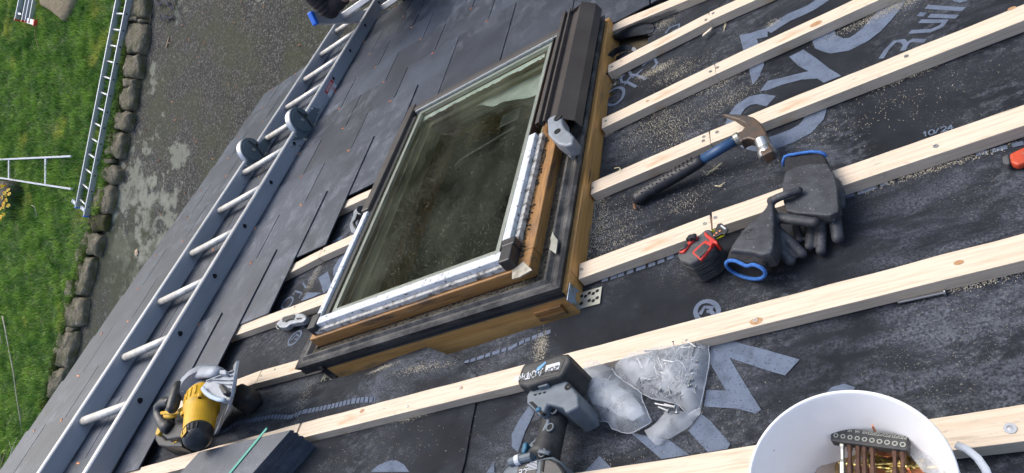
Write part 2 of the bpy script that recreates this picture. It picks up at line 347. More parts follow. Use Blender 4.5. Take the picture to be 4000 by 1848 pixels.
m_soil = mat('lawn_base', (.05, .10, .018), .9, c2=(.085, .12, .03), scale=14, bump=.02, bscale=30)
m_far = mat('far_ground', (.05, .09, .02), .95, c2=(.07, .08, .03), scale=.6)
# ------------------------------------------------------------------ ground
def sheet(name, pts, z, m, kind='structure', skirt=0):
    mb = MB()
    if skirt: mb.prism([(p[0], p[1], z) for p in pts], (0, 0, -skirt))
    else: mb.add([(p[0], p[1], z) for p in pts], [tuple(range(len(pts)))])
    o = add(mb, name, m, S=I4, kind=kind, org=(0, 0, 0)); return o
border_px = [(505, 0)] + T_(1, [(960, 300), (935, 600), (905, 850), (850, 1150)]) + T_(5, [(790, 300), (690, 600), (600, 900), (540, 1100)]) + T_(9, [(470, 200), (400, 450), (340, 700)])
B = [gat(x, y, 0) for x, y in border_px]
d0 = (B[0] - B[2]).normalized(); d1 = (B[-1] - B[-3]).normalized()
Bx = [B[0] + d0 * 30] + B + [B[-1] + d1 * 30]
side = Vector((-1, 0, 0)) * 45
ground = sheet('ground', [(-120, -120), (120, -120), (120, 120), (-120, 120)], -.22, m_far)
mdr = mat('driveway_stone', (.017, .016, .0135), .85, c2=(.036, .033, .027), scale=6, specks=(.125, .118, .10), spscale=40, spthr=.52, spw=.05, bump=.014, bscale=50)
add_layer(mdr, (.050, .054, .014), 2.0, .44, .62, .6, det=9)
add_layer(mdr, (.012, .011, .010), 40, .56, .64, .7, det=3)
def add_zone(m, c, centre, r0, r1, scale, a, b, amount):      # a patch of growth around one spot
    N, L = nodes(m); p = N['Principled BSDF']; tc = N.new('ShaderNodeTexCoord'); n = N.new('ShaderNodeTexNoise'); n.inputs['Scale'].default_value = scale; n.inputs['Detail'].default_value = 9; n.inputs['Roughness'].default_value = .62
    L.new(tc.outputs['Object'], n.inputs[0]); vd = N.new('ShaderNodeVectorMath'); vd.operation = 'DISTANCE'; L.new(tc.outputs['Object'], vd.inputs[0]); vd.inputs[1].default_value = centre
    r = N.new('ShaderNodeMapRange'); r.inputs[1].default_value = r0; r.inputs[2].default_value = r1; r.inputs[3].default_value = .20; r.inputs[4].default_value = -.10; L.new(vd.outputs['Value'], r.inputs[0])
    ad = N.new('ShaderNodeMath'); L.new(r.outputs[0], ad.inputs[0]); L.new(n.outputs[0], ad.inputs[1]); r2 = N.new('ShaderNodeMapRange'); r2.inputs[1].default_value = a; r2.inputs[2].default_value = b; r2.inputs[4].default_value = amount
    L.new(ad.outputs[0], r2.inputs[0]); x = N.new('ShaderNodeMix'); x.data_type = 'RGBA'; L.new(r2.outputs[0], x.inputs[0]); x.inputs[7].default_value = (*c, 1)
    L.new(p.inputs['Base Color'].links[0].from_socket, x.inputs[6]); L.new(x.outputs[2], p.inputs['Base Color'])
for (px, py), r1 in (((545, 740), 1.5), ((620, 870), 1.3), ((520, 950), 1.2), ((735, 60), .35), ((630, 320), .45), ((600, 1000), .8), ((720, 610), .5)):
    add_zone(mdr, (.25, .25, .19), gat(px, py, -.2), .1, r1, 4.5, .585, .66, .7)
add_zone(mdr, (.035, .042, .012), gat(500, 1100, -.2), .3, 1.6, 5, .5, .62, .7)
drive = sheet('driveway', [(v.x, v.y) for v in Bx] + [(60, Bx[-1].y), (60, Bx[0].y)], -.09, mdr)
# lawn: gently uneven raised ground left of the kerb stones
lawn_poly = [(v.x, v.y) for v in Bx] + [(Bx[-1].x - 60, Bx[-1].y), (Bx[0].x - 60, Bx[0].y)]
lawn = sheet('lawn', lawn_poly, 0, m_soil, skirt=.15)
c4 = [gat(-60, -60), gat(540, -60), gat(-60, 1900), gat(380, 1500)]
x0, x1 = min(v.x for v in c4), max(v.x for v in c4); y0, y1 = min(v.y for v in c4), max(v.y for v in c4)
vis = [tuple(gat(x, y)[:2]) for x, y in [(-80, -80)] + [(px + 12, py) for px, py in border_px[:1]] + border_px + [(300, 1560), (60, 1800), (-80, 1950)]]
gv = []; gf = []; rnd = random.Random(3)
def blade(x, y, s, z0=-.01):
    a = rnd.uniform(0, 2 * PI); h = s * rnd.uniform(.5, 1.3); ln = rnd.uniform(.2, 1.2) * h; wd = .006 + .004 * rnd.random()
    a2 = rnd.uniform(0, 2 * PI); k = len(gv); c, q = math.cos(a), math.sin(a)
    gv.extend([(x - c * wd, y - q * wd, z0), (x + c * wd, y + q * wd, z0), (x + math.cos(a2) * ln, y + math.sin(a2) * ln, z0 + h)]); gf.append((k, k + 1, k + 2))
for _ in range(60000):
    x, y = rnd.uniform(x0 - 4, x1 + .5), rnd.uniform(y0 - 2.5, y1 + 2.5)
    if not inside(x, y, vis) and inside(x, y, lawn_poly): blade(x, y, .10)
n = 0
while n < 130000:
    x, y = rnd.uniform(x0, x1), rnd.uniform(y0, y1)
    if not inside(x, y, vis): continue
    q = noise.noise(Vector((x * .9, y * .9, 3)))
    if rnd.random() > .75 + q * .5: continue
    blade(x, y, .06 + .05 * noise.noise(Vector((x * 5, y * 5, 1)))); n += 1
mg = MB(); mg.v = [Vector(v) for v in gv]; mg.f = gf
go = add(mg, 'grass', m_grass, S=I4, kind='stuff', label='short mossy green lawn grass left of the kerb stones', cat='grass', org=(0, 0, 0))
# far woodland that the window glass mirrors
m_wood = mat('woodland', (.10, .135, .05), .9, c2=(.15, .165, .085), scale=.5, island=.35)
mb = MB()
mb.add([(-60, 30, -.2), (60, 30, -.2), (60, 34, 9), (-60, 34, 9)], [(0, 1, 2, 3)])  # unseen backing sheet, added so the glass mirrors no sky gaps
for i in range(22000):
    x = rnd.uniform(-45, 35); hh = 7.5 + 3 * noise.noise(Vector((x * .12, 0, 0))) ; y = 21 + rnd.uniform(0, 7) + 2 * noise.noise(Vector((x * .2, 4, 0))); z = rnd.uniform(-.2, hh) * (1 - .25 * rnd.random())
    s = rnd.uniform(.12, .36); c = Vector((x, y, z)); a = Vector((rnd.gauss(0, 1), rnd.gauss(0, 1), rnd.gauss(0, 1))).normalized(); b = a.orthogonal().normalized() * s; a2 = a.cross(b)
    mb.add([c + b, c + a2 * .7, c - b, c - a2 * .7], [(0, 1, 2, 3)])
add(mb, 'woodland', m_wood, S=I4, kind='stuff', label='dense far-off woodland beyond the lawn', cat='woodland', org=(0, 24, 0))
# ------------------------------------------------------------------ window map (nominal window coordinates -> roof frame)
_e1 = Vector((.564, -.011, 0)).normalized(); _e2 = Vector((.019, .88, 0)).normalized(); _P0 = Vector((-.73, .275, 0))
KW = .962                                                # window scale: it stands this much nearer the eye than the first estimate
def W(u, v, z): return CC + (_P0 + _e1 * u + _e2 * v + Vector((0, 0, z)) - CC) * KW
def ww(z): return CC.z - (CC.z - z) * KW
GW, GH = .564, .88
# ------------------------------------------------------------------ roofing membrane
gg = .237
def hz(x, y):
    q = abs(math.sin(PI * (y + .02) / gg)); n1 = noise.fractal(Vector((x * 3.5, y * 6, 1)), 1, 2, 4); n2 = noise.noise(Vector((x * 1.5 + y * 9, y * 2, 7)))
    return max(-.004, (.0035 * n1 + .0035 * n2) * q)
cut = [W(-.045, -.128, -.03), W(.70, -.118, -.03), W(.712, .99, -.03), W(-.045, .99, -.03)]
torn = [at(*p) for p in T_(3, [(715, 300), (850, 250), (1060, 258), (1010, 330), (930, 372), (800, 420), (730, 400)])]
NX, NY = 400, 330; X0, X1, Y0, Y1 = -2.58, 2.4, -1.35, 2.70
vs = []; idx = {}; fs = []
for j in range(NY + 1):
    for i in range(NX + 1):
        x = X0 + (X1 - X0) * i / NX; y = Y0 + (Y1 - Y0) * j / NY
        vs.append(Vector((x, y, hz(x, y) if x > -1.9 else -.002)))
for j in range(NY):
    for i in range(NX):
        x = X0 + (X1 - X0) * (i + .5) / NX; y = Y0 + (Y1 - Y0) * (j + .5) / NY
        if -.9 < x < .2 and (inside(x, y, cut) or inside(x, y, torn)): continue
        k = j * (NX + 1) + i; fs.append((k, k + 1, k + NX + 2, k + NX + 1))
mem = thing('roofing_membrane', 'black woven roofing underlay with pale blue print, dusted with sawdust under the bare battens', 'roofing membrane', (0, 0, 0))
mb = MB(); mb.v = vs; mb.f = fs
sheet_o = add(mb, 'sheet', m_memb, mem, smooth=True)
def hp(x, y): return hz(x, y) + .0014
# overlapping sheet with its edge pushed up against the window frame
flap_px = T_(10, [(600, 478), (700, 462), (900, 408), (1100, 330), (1315, 262), (1400, 290), (1500, 325), (1600, 385), (1670, 455), (1672, 560), (1668, 650), (1640, 800), (1605, 1000), (1580, 1120), (1560, 1190)])
fl = [at(*p) for p in flap_px] + [at(1800, 2100), at(900, 2100), at(560, 1700), at(800, 1560), at(1180, 1520)]
fe = fl[:5]
def zfl(x, y):
    d = edge_dist(x, y, fe + fe[::-1]); k = max(0, 1 - d / .055); xr = (x - fe[0].x) / (fe[4].x - fe[0].x + 1e-9)
    bump = .022 * math.exp(-((xr - .75) / .5) ** 2) * math.exp(-((d - .055) / .05) ** 2) + .006 * k * (xr - .3)
    return hz(x, y) * .6 + .0035 + bump
mb = MB().patch(fl, zfl, .012); add(mb, 'overlap_sheet', m_memb, mem, smooth=True)
def hp2(x, y): return (zfl(x, y) if inside(x, y, fl) else hz(x, y)) + .0014
def ln(n, pts, wpx=None): return [at(*t(n, *p)) for p in pts]
def lp(mb): add(mb, 'printed_letter', m_print, sheet_o, smooth=True)
def stroke(n, pts, wm): lp(MB().strip(ln(n, pts), wm, hp2))
def poly(n, pts, z=0): lp(MB().patch([at(*t(n, *p)) for p in pts], hp2, .02))
# large letters
poly(3, [(1718, 268), (1800, 255), (1932, 212), (1932, 285), (1850, 300), (1880, 380), (1905, 490), (1870, 580), (1820, 648), (1800, 570), (1780, 470), (1745, 370)])
stroke(4, [(0, 240), (80, 185), (160, 135), (250, 95), (330, 55), (430, -15)], .034)
stroke(4, [(415, 262), (435, 320), (520, 350), (610, 338), (700, 290), (780, 225), (850, 150), (910, 80), (960, 10)], .046)
poly(4, [(162, 432), (268, 378), (360, 440), (460, 520), (556, 580), (425, 632), (375, 600), (250, 610), (120, 645), (0, 690), (0, 618), (90, 600), (200, 570), (310, 545), (230, 500)])
poly(3, [(1875, 698), (1932, 620), (1932, 690)])
stroke(3, [(1655, 960), (1680, 880), (1730, 815), (1800, 770), (1870, 755), (1960, 770)], .030)
stroke(4, [(370, 820), (345, 900), (280, 970), (190, 1020), (90, 1060), (0, 1090)], .040)
stroke(3, [(1932, 1110), (1850, 1105), (1780, 1085), (1720, 1055)], .026)
poly(11, [(1500, 240), (1660, 197), (1932, 268), (2172, 335), (2062, 455), (1932, 418), (1645, 325), (1760, 520), (1880, 712), (1840, 742), (1700, 705), (1450, 690), (1470, 565), (1615, 570), (1560, 470), (1500, 370)])
poly(11, [(1330, 870), (1430, 745), (1500, 800), (1580, 890), (1650, 975), (1630, 1010), (1480, 1035)])
poly(11, [(900, 890), (1190, 945), (1340, 1055), (1130, 1087)])
poly(11, [(545, 1190), (665, 1065), (760, 1160), (760, 1190)])
poly(11, [(130, 690), (170, 730), (140, 800), (100, 880), (45, 1035), (0, 990), (0, 900), (60, 790)])
poly(10, [(880, 1190), (930, 1140), (1020, 1106), (1070, 1103), (1130, 1135), (1170, 1190)])
poly(10, [(1740, 1190), (1798, 1110), (1802, 1190)])
stroke(12, [(460, 600), (500, 560), (570, 540), (640, 565)], .012)
poly(6, [(475, 910), (545, 862), (572, 965), (515, 1030)]); poly(6, [(345, 1085), (385, 1018), (500, 1022), (420, 1060)])
stroke(6, [(580, 648), (620, 618), (655, 612)], .016); stroke(6, [(612, 875), (612, 830), (640, 775), (665, 755)], .030)
poly(10, [(300, 70), (330, 90), (358, 100), (385, 70), (398, 10), (396, -40), (380, -40), (350, 10)])
# small print
def ring(n, c, a, b, ang, wm, seg=20):
    ca, sa = math.cos(ang), math.sin(ang)
    lp(MB().strip(ln(n, [(c[0] + a * math.cos(2 * PI * i / seg) * ca - b * math.sin(2 * PI * i / seg) * sa, c[1] + a * math.cos(2 * PI * i / seg) * sa + b * math.sin(2 * PI * i / seg) * ca) for i in range(seg + 1)]), wm, hp2))
ring(3, (778, 730), 82, 52, -.75, .009); stroke(3, [(940, 660), (870, 620), (830, 622), (822, 590), (850, 565)], .0085); stroke(3, [(850, 640), (900, 575)], .007)
stroke(3, [(1015, 600), (940, 568), (900, 565), (885, 540)], .0085); stroke(3, [(905, 590), (985, 525)], .007); stroke(3, [(985, 500), (1020, 470), (1080, 445), (1095, 480), (1060, 520)], .008)
stroke(3, [(1160, 255), (1190, 215), (1265, 185), (1260, 215), (1210, 240)], .007)
stroke(4, [(1195, 50), (1480, 70)], .011); stroke(4, [(1215, 118), (1430, 130)], .011); stroke(4, [(1135, 105), (1185, 110)], .011)
stroke(4, [(1145, 160), (1340, 165), (1310, 205), (1230, 240), (1070, 245)], .011)
stroke(4, [(855, 450), (900, 380), (960, 320), (1020, 315), (1045, 345), (1020, 390)], .010); stroke(4, [(1045, 345), (1090, 315), (1190, 318)], .010)
poly(4, [(1380, -20), (1400, 10), (1450, 18), (1510, 0), (1520, -20)])
ring(7, (1475, 1165), 88, 80, 0, .0085); stroke(7, [(1420, 1185), (1455, 1130), (1520, 1135), (1500, 1160), (1470, 1165)], .007); stroke(7, [(1490, 1150), (1530, 1190)], .007)
ring(10, (295, 172), 68, 26, -.8, .007); stroke(10, [(265, 190), (310, 145), (325, 160), (295, 180), (320, 185)], .006)
ring(6, (240, 1100), 55, 26, -.8, .007); stroke(6, [(330, 1060), (350, 1025), (300, 1010), (285, 1040)], .007); stroke(6, [(360, 950), (380, 985)], .007); stroke(6, [(400, 930), (430, 905)], .006); stroke(6, [(440, 885), (480, 820)], .007)
pz = at(*t(4, 1175, 1045)); pzr = at(*t(4, 1330, 1005)) - pz
mbt = MB(); writing('10/24', pz + Vector((0, 0, .0035)), pzr, Vector((0, 0, 1)).cross(pzr), Vector((0, 0, 1)), .011, .0022, mbt, adv=.8)
# dashed edge lines
def dashes(pxs, step=.020, wd=.009):
    P = [at(*p) for p in pxs]; pr = MB()
    for a, b in zip(P, P[1:]):
        L_ = (b - a).length; q = 0
        while q < L_:
            p = a.lerp(b, q / L_); e = a.lerp(b, min(1, (q + step * .72) / L_)); pr.strip([p, e], wd, hp2); q += step
    add(pr, 'dashed_line', m_print, sheet_o, smooth=True)
dashes(T_(4, [(1570, 1168), (1720, 1135), (1932, 1080)])); dashes(T_(8, [(585, 300), (680, 275), (750, 250), (900, 195)])); dashes(T_(7, [(680, 930), (800, 895), (960, 840), (1100, 795), (1240, 740)]))
dashes(T_(10, [(1570, 355), (1680, 318), (1800, 280), (1932, 242)]), .017); dashes(T_(11, [(0, 235), (100, 190), (200, 155), (300, 120)]), .017)
dashes(T_(9, [(1640, 893), (1720, 872), (1780, 825), (1860, 805), (1932, 798)]), .012, .012)
dashes(T_(10, [(0, 795), (130, 772), (270, 778), (330, 750), (380, 735), (560, 705), (760, 670), (930, 655)]), .015, .012)
add(mbt, 'printed_date', m_print, sheet_o)
# torn, curled flaps of the membrane beside the window
def curtain(top, bot, name, m, th=.0008):
    mb = MB(); n = len(top); mb.add(top + bot, [(i, i + 1, n + i + 1, n + i) for i in range(n - 1)]); return add(mb, name, m, mem, smooth=True, solid=th, sub=2)
def c3(n, pts): return [at(*t(n, x, y), z) for x, y, z in pts]
curtain(c3(3, [(1340, 15, .004), (1240, 75, .012), (1150, 115, .022), (1000, 155, .026), (900, 195, .028), (800, 245, .030), (745, 290, .03)]),
        c3(3, [(1345, 0, .002), (1230, 40, .003), (1130, 80, .004), (990, 125, .006), (880, 160, .01), (790, 215, .012), (705, 285, .012)]), 'curled_flap', m_memb)
curtain(c3(3, [(1070, 170, .004), (1000, 165, .018), (900, 200, .022), (830, 235, .024), (760, 300, .022)]),
        c3(3, [(1090, 245, .003), (1010, 262, .004), (900, 280, .002), (830, 300, -.004), (765, 330, -.01)]), 'hanging_flap', m_memb)
curtain(c3(3, [(905, 332, .006), (850, 335, .022), (780, 355, .032), (720, 405, .036), (690, 465, .034), (690, 525, .03), (745, 545, .026)]),
        c3(3, [(915, 385, .003), (860, 385, .004), (800, 400, .004), (760, 440, .003), (740, 490, .002), (735, 520, .001), (765, 560, .001)]), 'folded_flap', m_memb)
curtain(c3(3, [(760, 540, .020), (700, 545, .034), (665, 590, .036), (650, 680, .036), (645, 800, .034), (640, 900, .034), (610, 980, .034), (590, 1080, .034), (580, 1190, .034)])
        + c3(7, [(598, 60, .034), (580, 180, .036), (540, 330, .036), (525, 440, .034), (508, 560, .032), (505, 700, .028), (512, 800, .022)]),
        c3(3, [(770, 580, .002), (730, 600, .002), (705, 640, .001), (690, 720, .0), (690, 820, .0), (690, 920, .0), (660, 1000, .0), (640, 1090, .0), (630, 1190, .0)])
        + c3(7, [(640, 60, .0), (625, 180, .0), (595, 330, 0), (570, 440, 0), (550, 560, 0), (545, 700, 0), (545, 800, 0)]), 'upstand_edge', m_memb)
curtain(c3(3, [(905, 355, .012), (925, 350, .012), (945, 375, .008)]), c3(3, [(900, 385, .004), (915, 390, .004), (935, 395, .003)]), 'pale_scrap', m_under)
# ------------------------------------------------------------------ house under the roof
hs = thing('house', 'the house under the roof, with dark loft timbers seen through the torn membrane', 'house', (-.4, .6, -.4))
m_wall = mat('stone_wall', (.22, .2, .17), .9, c2=(.13, .12, .1), scale=3, bump=.02)
Mi = M.inverted()
def wb(mb, x0, x1, y0, y1, z0, z1):                     # world-aligned box, stored in the roof frame
    vs = [Mi @ Vector((x, y, z)) for x in (x0, x1) for y in (y0, y1) for z in (z0, z1)]
    mb.add(vs, [(0, 1, 3, 2), (4, 6, 7, 5), (0, 4, 5, 1), (2, 3, 7, 6), (0, 2, 6, 4), (1, 5, 7, 3)]); return mb
ye = (M @ Vector((0, 2.55, -.12))); wtop = ye.z - .05
add(wb(MB(), -2.45, 3, ye.y - .3, ye.y, -.2, wtop), 'wall', m_wall, hs)
mb = MB(); g_ = [Mi @ Vector((-2.45, a, b)) for a, b in ((ye.y - .302, -.2), (ye.y - .302, wtop - .02), (-1.3, H0 + .85), (-4.5, 2.0), (-4.5, -.2))]; mb.prism(g_, Mi.to_3x3() @ Vector((.3, 0, 0))); add(mb, 'wall', m_wall, hs)
m_loft = mat('loft_timber', (.16, .11, .06), .85, c2=(.09, .06, .035), scale=6, stretch=(8, 1, 8))
for xr in (-2.1, -1.5, -.93, .30, .9, 1.5, 2.1): beam('rafter', (xr, -1.3, -.07), (xr, 2.6, -.07), .045, .11, m_loft, hs)
m_room = mat('loft_lining', (.10, .085, .06), .9, c2=(.05, .045, .04), scale=4)
mb = MB(); mb.add([(-2.4, -1.3, -.6), (2.3, -1.3, -.6), (2.3, 2.5, -.6), (-2.4, 2.5, -.6)], [(0, 1, 2, 3)]); add(mb, 'ceiling_board', m_room, hs)
mb = MB().add([(-.02, .70, -.02), (.35, .70, -.02), (.35, 1.35, -.02), (-.02, 1.35, -.02)], [(0, 1, 2, 3)]); add(mb, 'insulation_board', mat('felt', (.14, .105, .06), .9, c2=(.07, .055, .035), scale=12), hs)
# ------------------------------------------------------------------ battens
G = 'pine battens nailed across the roofing membrane'
def mid(n0, a, n1, b, e0=0, e1=0):
    p, q = (at(*t(n0, *a), .025) if n0 else at(*a, .025)), (at(*t(n1, *b), .025) if n1 else at(*b, .025)); d = (q - p).normalized(); p = p - d * e0; q = q + d * e1
    o = Vector((d.y, -d.x, 0)) * .0215 - Vector((0, 0, .0115)); return p + o, q + o
BT = [
 (3, (685, 212), 3, (1235, -20), 0, 2.0, 'topmost long batten, running along the lower edge of the bare membrane beside the slates'),
 (3, (725, 490), 3, (1484, 97), 0, 0, 'short batten from the torn flap by the window to the cracked butt joint'),
 (3, (1490, 90), 3, (1720, -15), 0, 1.6, 'batten continuing from the splintered joint to the top edge'),
 (3, (680, 895), 3, (1527, 485), 0, 0, 'short batten by the window above the one with the hammer'),
 (3, (1532, 482), 4, (640, 0), 0, 1.3, 'batten with the round knot, crossing the big pale letters'),
 (7, (600, 185), 3, (1486, 992), 0, 0, 'short batten that the hammer handle leans on'),
 (3, (1494, 985), 4, (1932, 30), 0, 1.2, 'batten under the hammer head, running to the right edge'),
 (7, (510, 800), 7, (1492, 430), 0, 0, 'short batten between the window corner and the tape measure'),
 (7, (1507, 413), 4, (1932, 790), 0, 1.2, 'batten under the black glove, running to the right edge'),
 (0, (1180, 1652), 0, (4000, 911), .0, 1.2, 'long unbroken batten behind the drill and the nail bag'),
 (0, (2243, 1848), 0, (4000, 1578.8), 1.3, .9, 'nearest batten, passing under the white bucket'),
 (6, (665, 331), 6, (840, 250), .45, .04, 'short batten end between the slates and the window pivot'),
 (6, (285, 800), 6, (500, 688), .4, 0, 'batten end under the stepped slates left of a crack'),
 (6, (508, 682), 6, (740, 577), 0, .05, 'batten piece left of the window above the printed letters'),
 (6, (80, 1190), 6, (560, 1014), .4, .03, 'batten that the utility knife leans against'),
 (0, (905, 1490), 0, (1021, 1446), .9, 0, 'batten piece behind the yellow saw'),
 (0, (1024, 1447), 0, (1200, 1396), 0, .06, 'batten piece ending at the lower left window corner'),
 (0, (500, 1840), 0, (1172, 1653), .3, 0, 'batten piece half hidden under the stack of slates')]
# nails and screws in the battens
BO = []
for n0, a, n1, b, e0, e1, lab in BT:
    p, q = mid(n0, a, n1, b, e0, e1)
    BO.append((beam('roof_batten', p, q, .043, .023, m_batten, label=lab, cat='batten', group=G, wob=.0011, bev=.0008), p, q))
for n0, p, kind in ((3, (757, 507), 0), (3, (711, 917), 0), (7, (611, 234), 0), (7, (529, 846), 0), (3, (1465, 155), 0), (3, (1450, 1037), 0), (7, (1457, 503), 0), (3, (1552, 515), 1), (3, (1500, 545), 1), (3, (1550, 1002), 1), (3, (1447, 1068), 1), (7, (1537, 457), 1), (4, (1045, 430), 1), (4, (1268, 1110), 1), (10, (1147, 687), 1), (11, (1840, 42), 1), (12, (1830, 860), 2), (3, (1520, 105), 1), (10, (145, 410), 0), (10, (42, 457), 0), (6, (520, 705), 0), (6, (295, 1130), 0), (10, (1545, 545), 1)):
    c = at(*t(n0, *p), .0235); r = (.0038, .0038, .0065)[kind]
    def dist(e):
        d = (e[2] - e[1]); u = max(0, min(1, (c - e[1]).dot(d) / d.length_squared)); return (e[1] + d * u - c).length
    bo = min(BO, key=dist)[0]
    mb = MB().lathe(c, (0, 0, 1), [(0, .0020), (r * .45, .0018), (r * .5, .0026), (r, .0026), (r * 1.02, .0002), (r * .4, -.0005)], 14)
    add(mb, 'screw_head' if kind == 0 else 'nail_head', m_steel if kind else m_galv, bo, smooth=False)
# ------------------------------------------------------------------ slates
PIT, TL, SH = .2865, .565, .0195
mb = MB(); RV = []; rs = random.Random(11)
right = {k: 2.3 for k in range(7, 13)}; right.update({6: -.866, 5: -1.012, 4: -1.158, 3: -1.305, 2: -1.455, 1: -1.60, 0: -1.745, -1: -1.89, -2: -2.03, -3: -2.17, -4: -2.3, -5: -2.4})
for k in range(11, -6, -1):
    tail = .0822 + gg * k; tail += .012 if k == 11 else 0; head = tail - TL
    x = -2.61; first = PIT * (.60 if k % 2 else 1.08); xs = [x, x + first]
    base = -1.005 if k % 2 else -1.148
    j0 = base - PIT * round((base - xs[-1]) / PIT); xs[-1] = j0 if j0 - x > .12 else j0 + PIT
    while xs[-1] < right[k] - .02: xs.append(xs[-1] + PIT)
    if k < 7: xs[-1] = right[k] if abs(xs[-1] - right[k]) < .09 else xs[-1]
    for a, b in zip(xs, xs[1:]):
        a_, b_ = a + .0021, b - .0021; jt = rs.uniform(-.0012, .0012); zt_ = .0265 + SH * TL + rs.uniform(0, .0008); zh = .0262; th = .0045; sk = rs.uniform(-.0008, .0008)
        hd = head
        if k >= 7 and a > -.80 or (k == 7): hd = max(head, 1.172)
        v0 = [(a_, tail + jt, zt_), (b_, tail + jt + sk, zt_), (b_ + sk, hd, zh), (a_ + sk, hd, zh)]
        mb.prism(v0, (0, 0, th))
    for a, b in zip(xs, xs[1:]):
        xm = (a + b) / 2 + rs.uniform(-.006, .006); a1 = rs.uniform(0, PI); c = Vector((xm, tail - .014, .0265 + SH * TL + .0052)); RV.append((c, a1, rs.uniform(.006, .010)))
rf = add(mb, 'slate_roofing', m_slate, label='dark grey fibre cement slates laid in stepped courses left of and below the window', cat='slate roofing', org=(-1.8, 1.2, 0), bev=.0006, segs=1)
RV.sort(key=lambda q: (q[0] - CC).length); rest = MB()
for i, (c, a1, l_) in enumerate(RV):
    mc = rest if i >= 100 else MB(); d = Vector((math.cos(a1), math.sin(a1), .15)) * l_
    mc.tube([c - d, c + d], [.0016, .0021], 6); mc.lathe(c, (0, 0, 1), [(0, .0014), (.005, .001), (.0055, -.0004)], 8)
    if i < 100: add(mc, 'copper_rivet', m_copper, rf)
add(rest, 'copper_rivets', m_copper, rf, kind='stuff')
mb = MB(); mb.box((-2.585, .6, .005), (.03, 4.3, .03)); add(mb, 'verge_trim', m_black, rf)
mb = MB(); mb.box((0, 2.66, .0), (5.1, .03, .04)); add(mb, 'eave_batten', m_batten, rf)
# loose slate offcuts: chalk dust, copper bits on the slates
m_debris = mat('sawdust', (.60, .55, .43), .9, c2=(.46, .40, .29), scale=40, island=.35)
# ------------------------------------------------------------------ roof window
wn = thing('roof_window', 'old pine roof window with dusty glass, its brown cover strips missing on the upper half', 'roof window', W(GW / 2, GH / 2, -.04))
def ringbox(u0, u1, v0, v1, iu, iv, z0, z1, z0i=None, z1i=None, W_=W, ou=None):   # rectangular ring: outer rect, inner inset, bottom/top heights (inner may differ)
    mb = MB(); z0i = z0 if z0i is None else z0i; z1i = z1 if z1i is None else z1i
    O = [(u0, v0), (u1, v0), (u1, v1), (u0, v1)]; I = [(u0 + iu, v0 + iv), (u1 - iu, v0 + iv), (u1 - iu, v1 - iv), (u0 + iu, v1 - iv)]
    for i in range(4):
        j = (i + 1) % 4
        q = [W_(*O[i], z0), W_(*O[j], z0), W_(*I[j], z0i), W_(*I[i], z0i), W_(*O[i], z1), W_(*O[j], z1), W_(*I[j], z1i), W_(*I[i], z1i)]
        mb.add(q, [(3, 2, 1, 0), (4, 5, 6, 7), (0, 1, 5, 4), (2, 3, 7, 6), (1, 2, 6, 5), (3, 0, 4, 7)])
    return mb
def wbeam(name, u0, v0, u1, v1, zc, wd, ht, m, par=None, **k): return beam(name, W(u0, v0, zc), W(u1, v1, zc), wd, ht, m, par or wn, **k)
def frame4(name, u0, u1, v0, v1, wd, z0, z1, m, **k):   # four timbers centred so that their outer faces lie on the rectangle; sides butt between the ends
    h = (z1 - z0) * KW; zc = (z0 + z1) / 2; w2 = wd / 2
    wbeam(name, u0, v0 + w2, u1, v0 + w2, zc, wd, h, m, **k); wbeam(name, u0, v1 - w2, u1, v1 - w2, zc, wd, h, m, **k)
    wbeam(name, u0 + w2, v0 + wd + .0008, u0 + w2, v1 - wd - .0008, zc, wd, h, m, **k); wbeam(name, u1 - w2, v0 + wd + .0008, u1 - w2, v1 - wd - .0008, zc, wd, h, m, **k)
frame4('frame_timber', -.046, .703, -.093, .995, .052, -.085, .017, m_framepine, wob=.0006)
frame4('frame_rebate', -.068, .676, -.060, .975, .03, .016, .029, m_dirt)
# pencilled oval cut-outs on the near face and corner notch block
wbeam('corner_block', .60, -.095, .668, -.095, -.03, .012, .03, m_oldpine)
# flashing flange: sloping dark metal ring with two folds
def profile_ring(name, prof, m, par=None, u0=0, u1=GW, v0=0, v1=GH, mn=0.0, smooth=False, solid=0):   # prof: (margin outwards, z); near margin scaled by mn
    mb = MB()
    R4 = []
    for mg, z in prof:
        nm = mg * .74 if mn else mg
        R4.append([W(u0 - mg, v0 - nm, z), W(u1 + mg, v0 - nm, z), W(u1 + mg, v1 + mg * .8, z), W(u0 - mg, v1 + mg * .8, z)])
    for i in range(len(prof) - 1):
        for j in range(4):
            k = (j + 1) % 4; a, b, c, d = R4[i][j], R4[i][k], R4[i + 1][k], R4[i + 1][j]; mb.add([a, b, c, d], [(0, 3, 2, 1)])
    return add(mb, name, m, par or wn, solid=solid, smooth=smooth)
profile_ring('flashing_flange', [(.127, .020), (.133, .034), (.126, .0385), (.113, .034), (.108, .036), (.101, .043), (.094, .042), (.086, .030), (.072, .028), (.071, .02)], m_dirtyrub, mn=1)
profile_ring('rubber_skirt', [(.1250, .024), (.1285, .012), (.1275, .004), (.129, .001)], m_rubber, mn=1, solid=.0012)
profile_ring('dirt_line', [(.087, .0315), (.080, .0335), (.073, .0325), (.0705, .034)], m_dirt, mn=1)
# sash
SU0, SU1, SV0, SV1 = -.070, .634, -.042, .945
frame4('sash_timber', SU0, SU1, SV0, SV1, .052, .030, .066, m_oldpine, wob=.0007, bev=.003)
frame4('inner_sash', -.018, .582, -.002, .900, .040, -.02, .0295, m_greypine)
frame4('lining', -.005, .570, .004, .88, .016, -.104, -.022, m_oldpine)
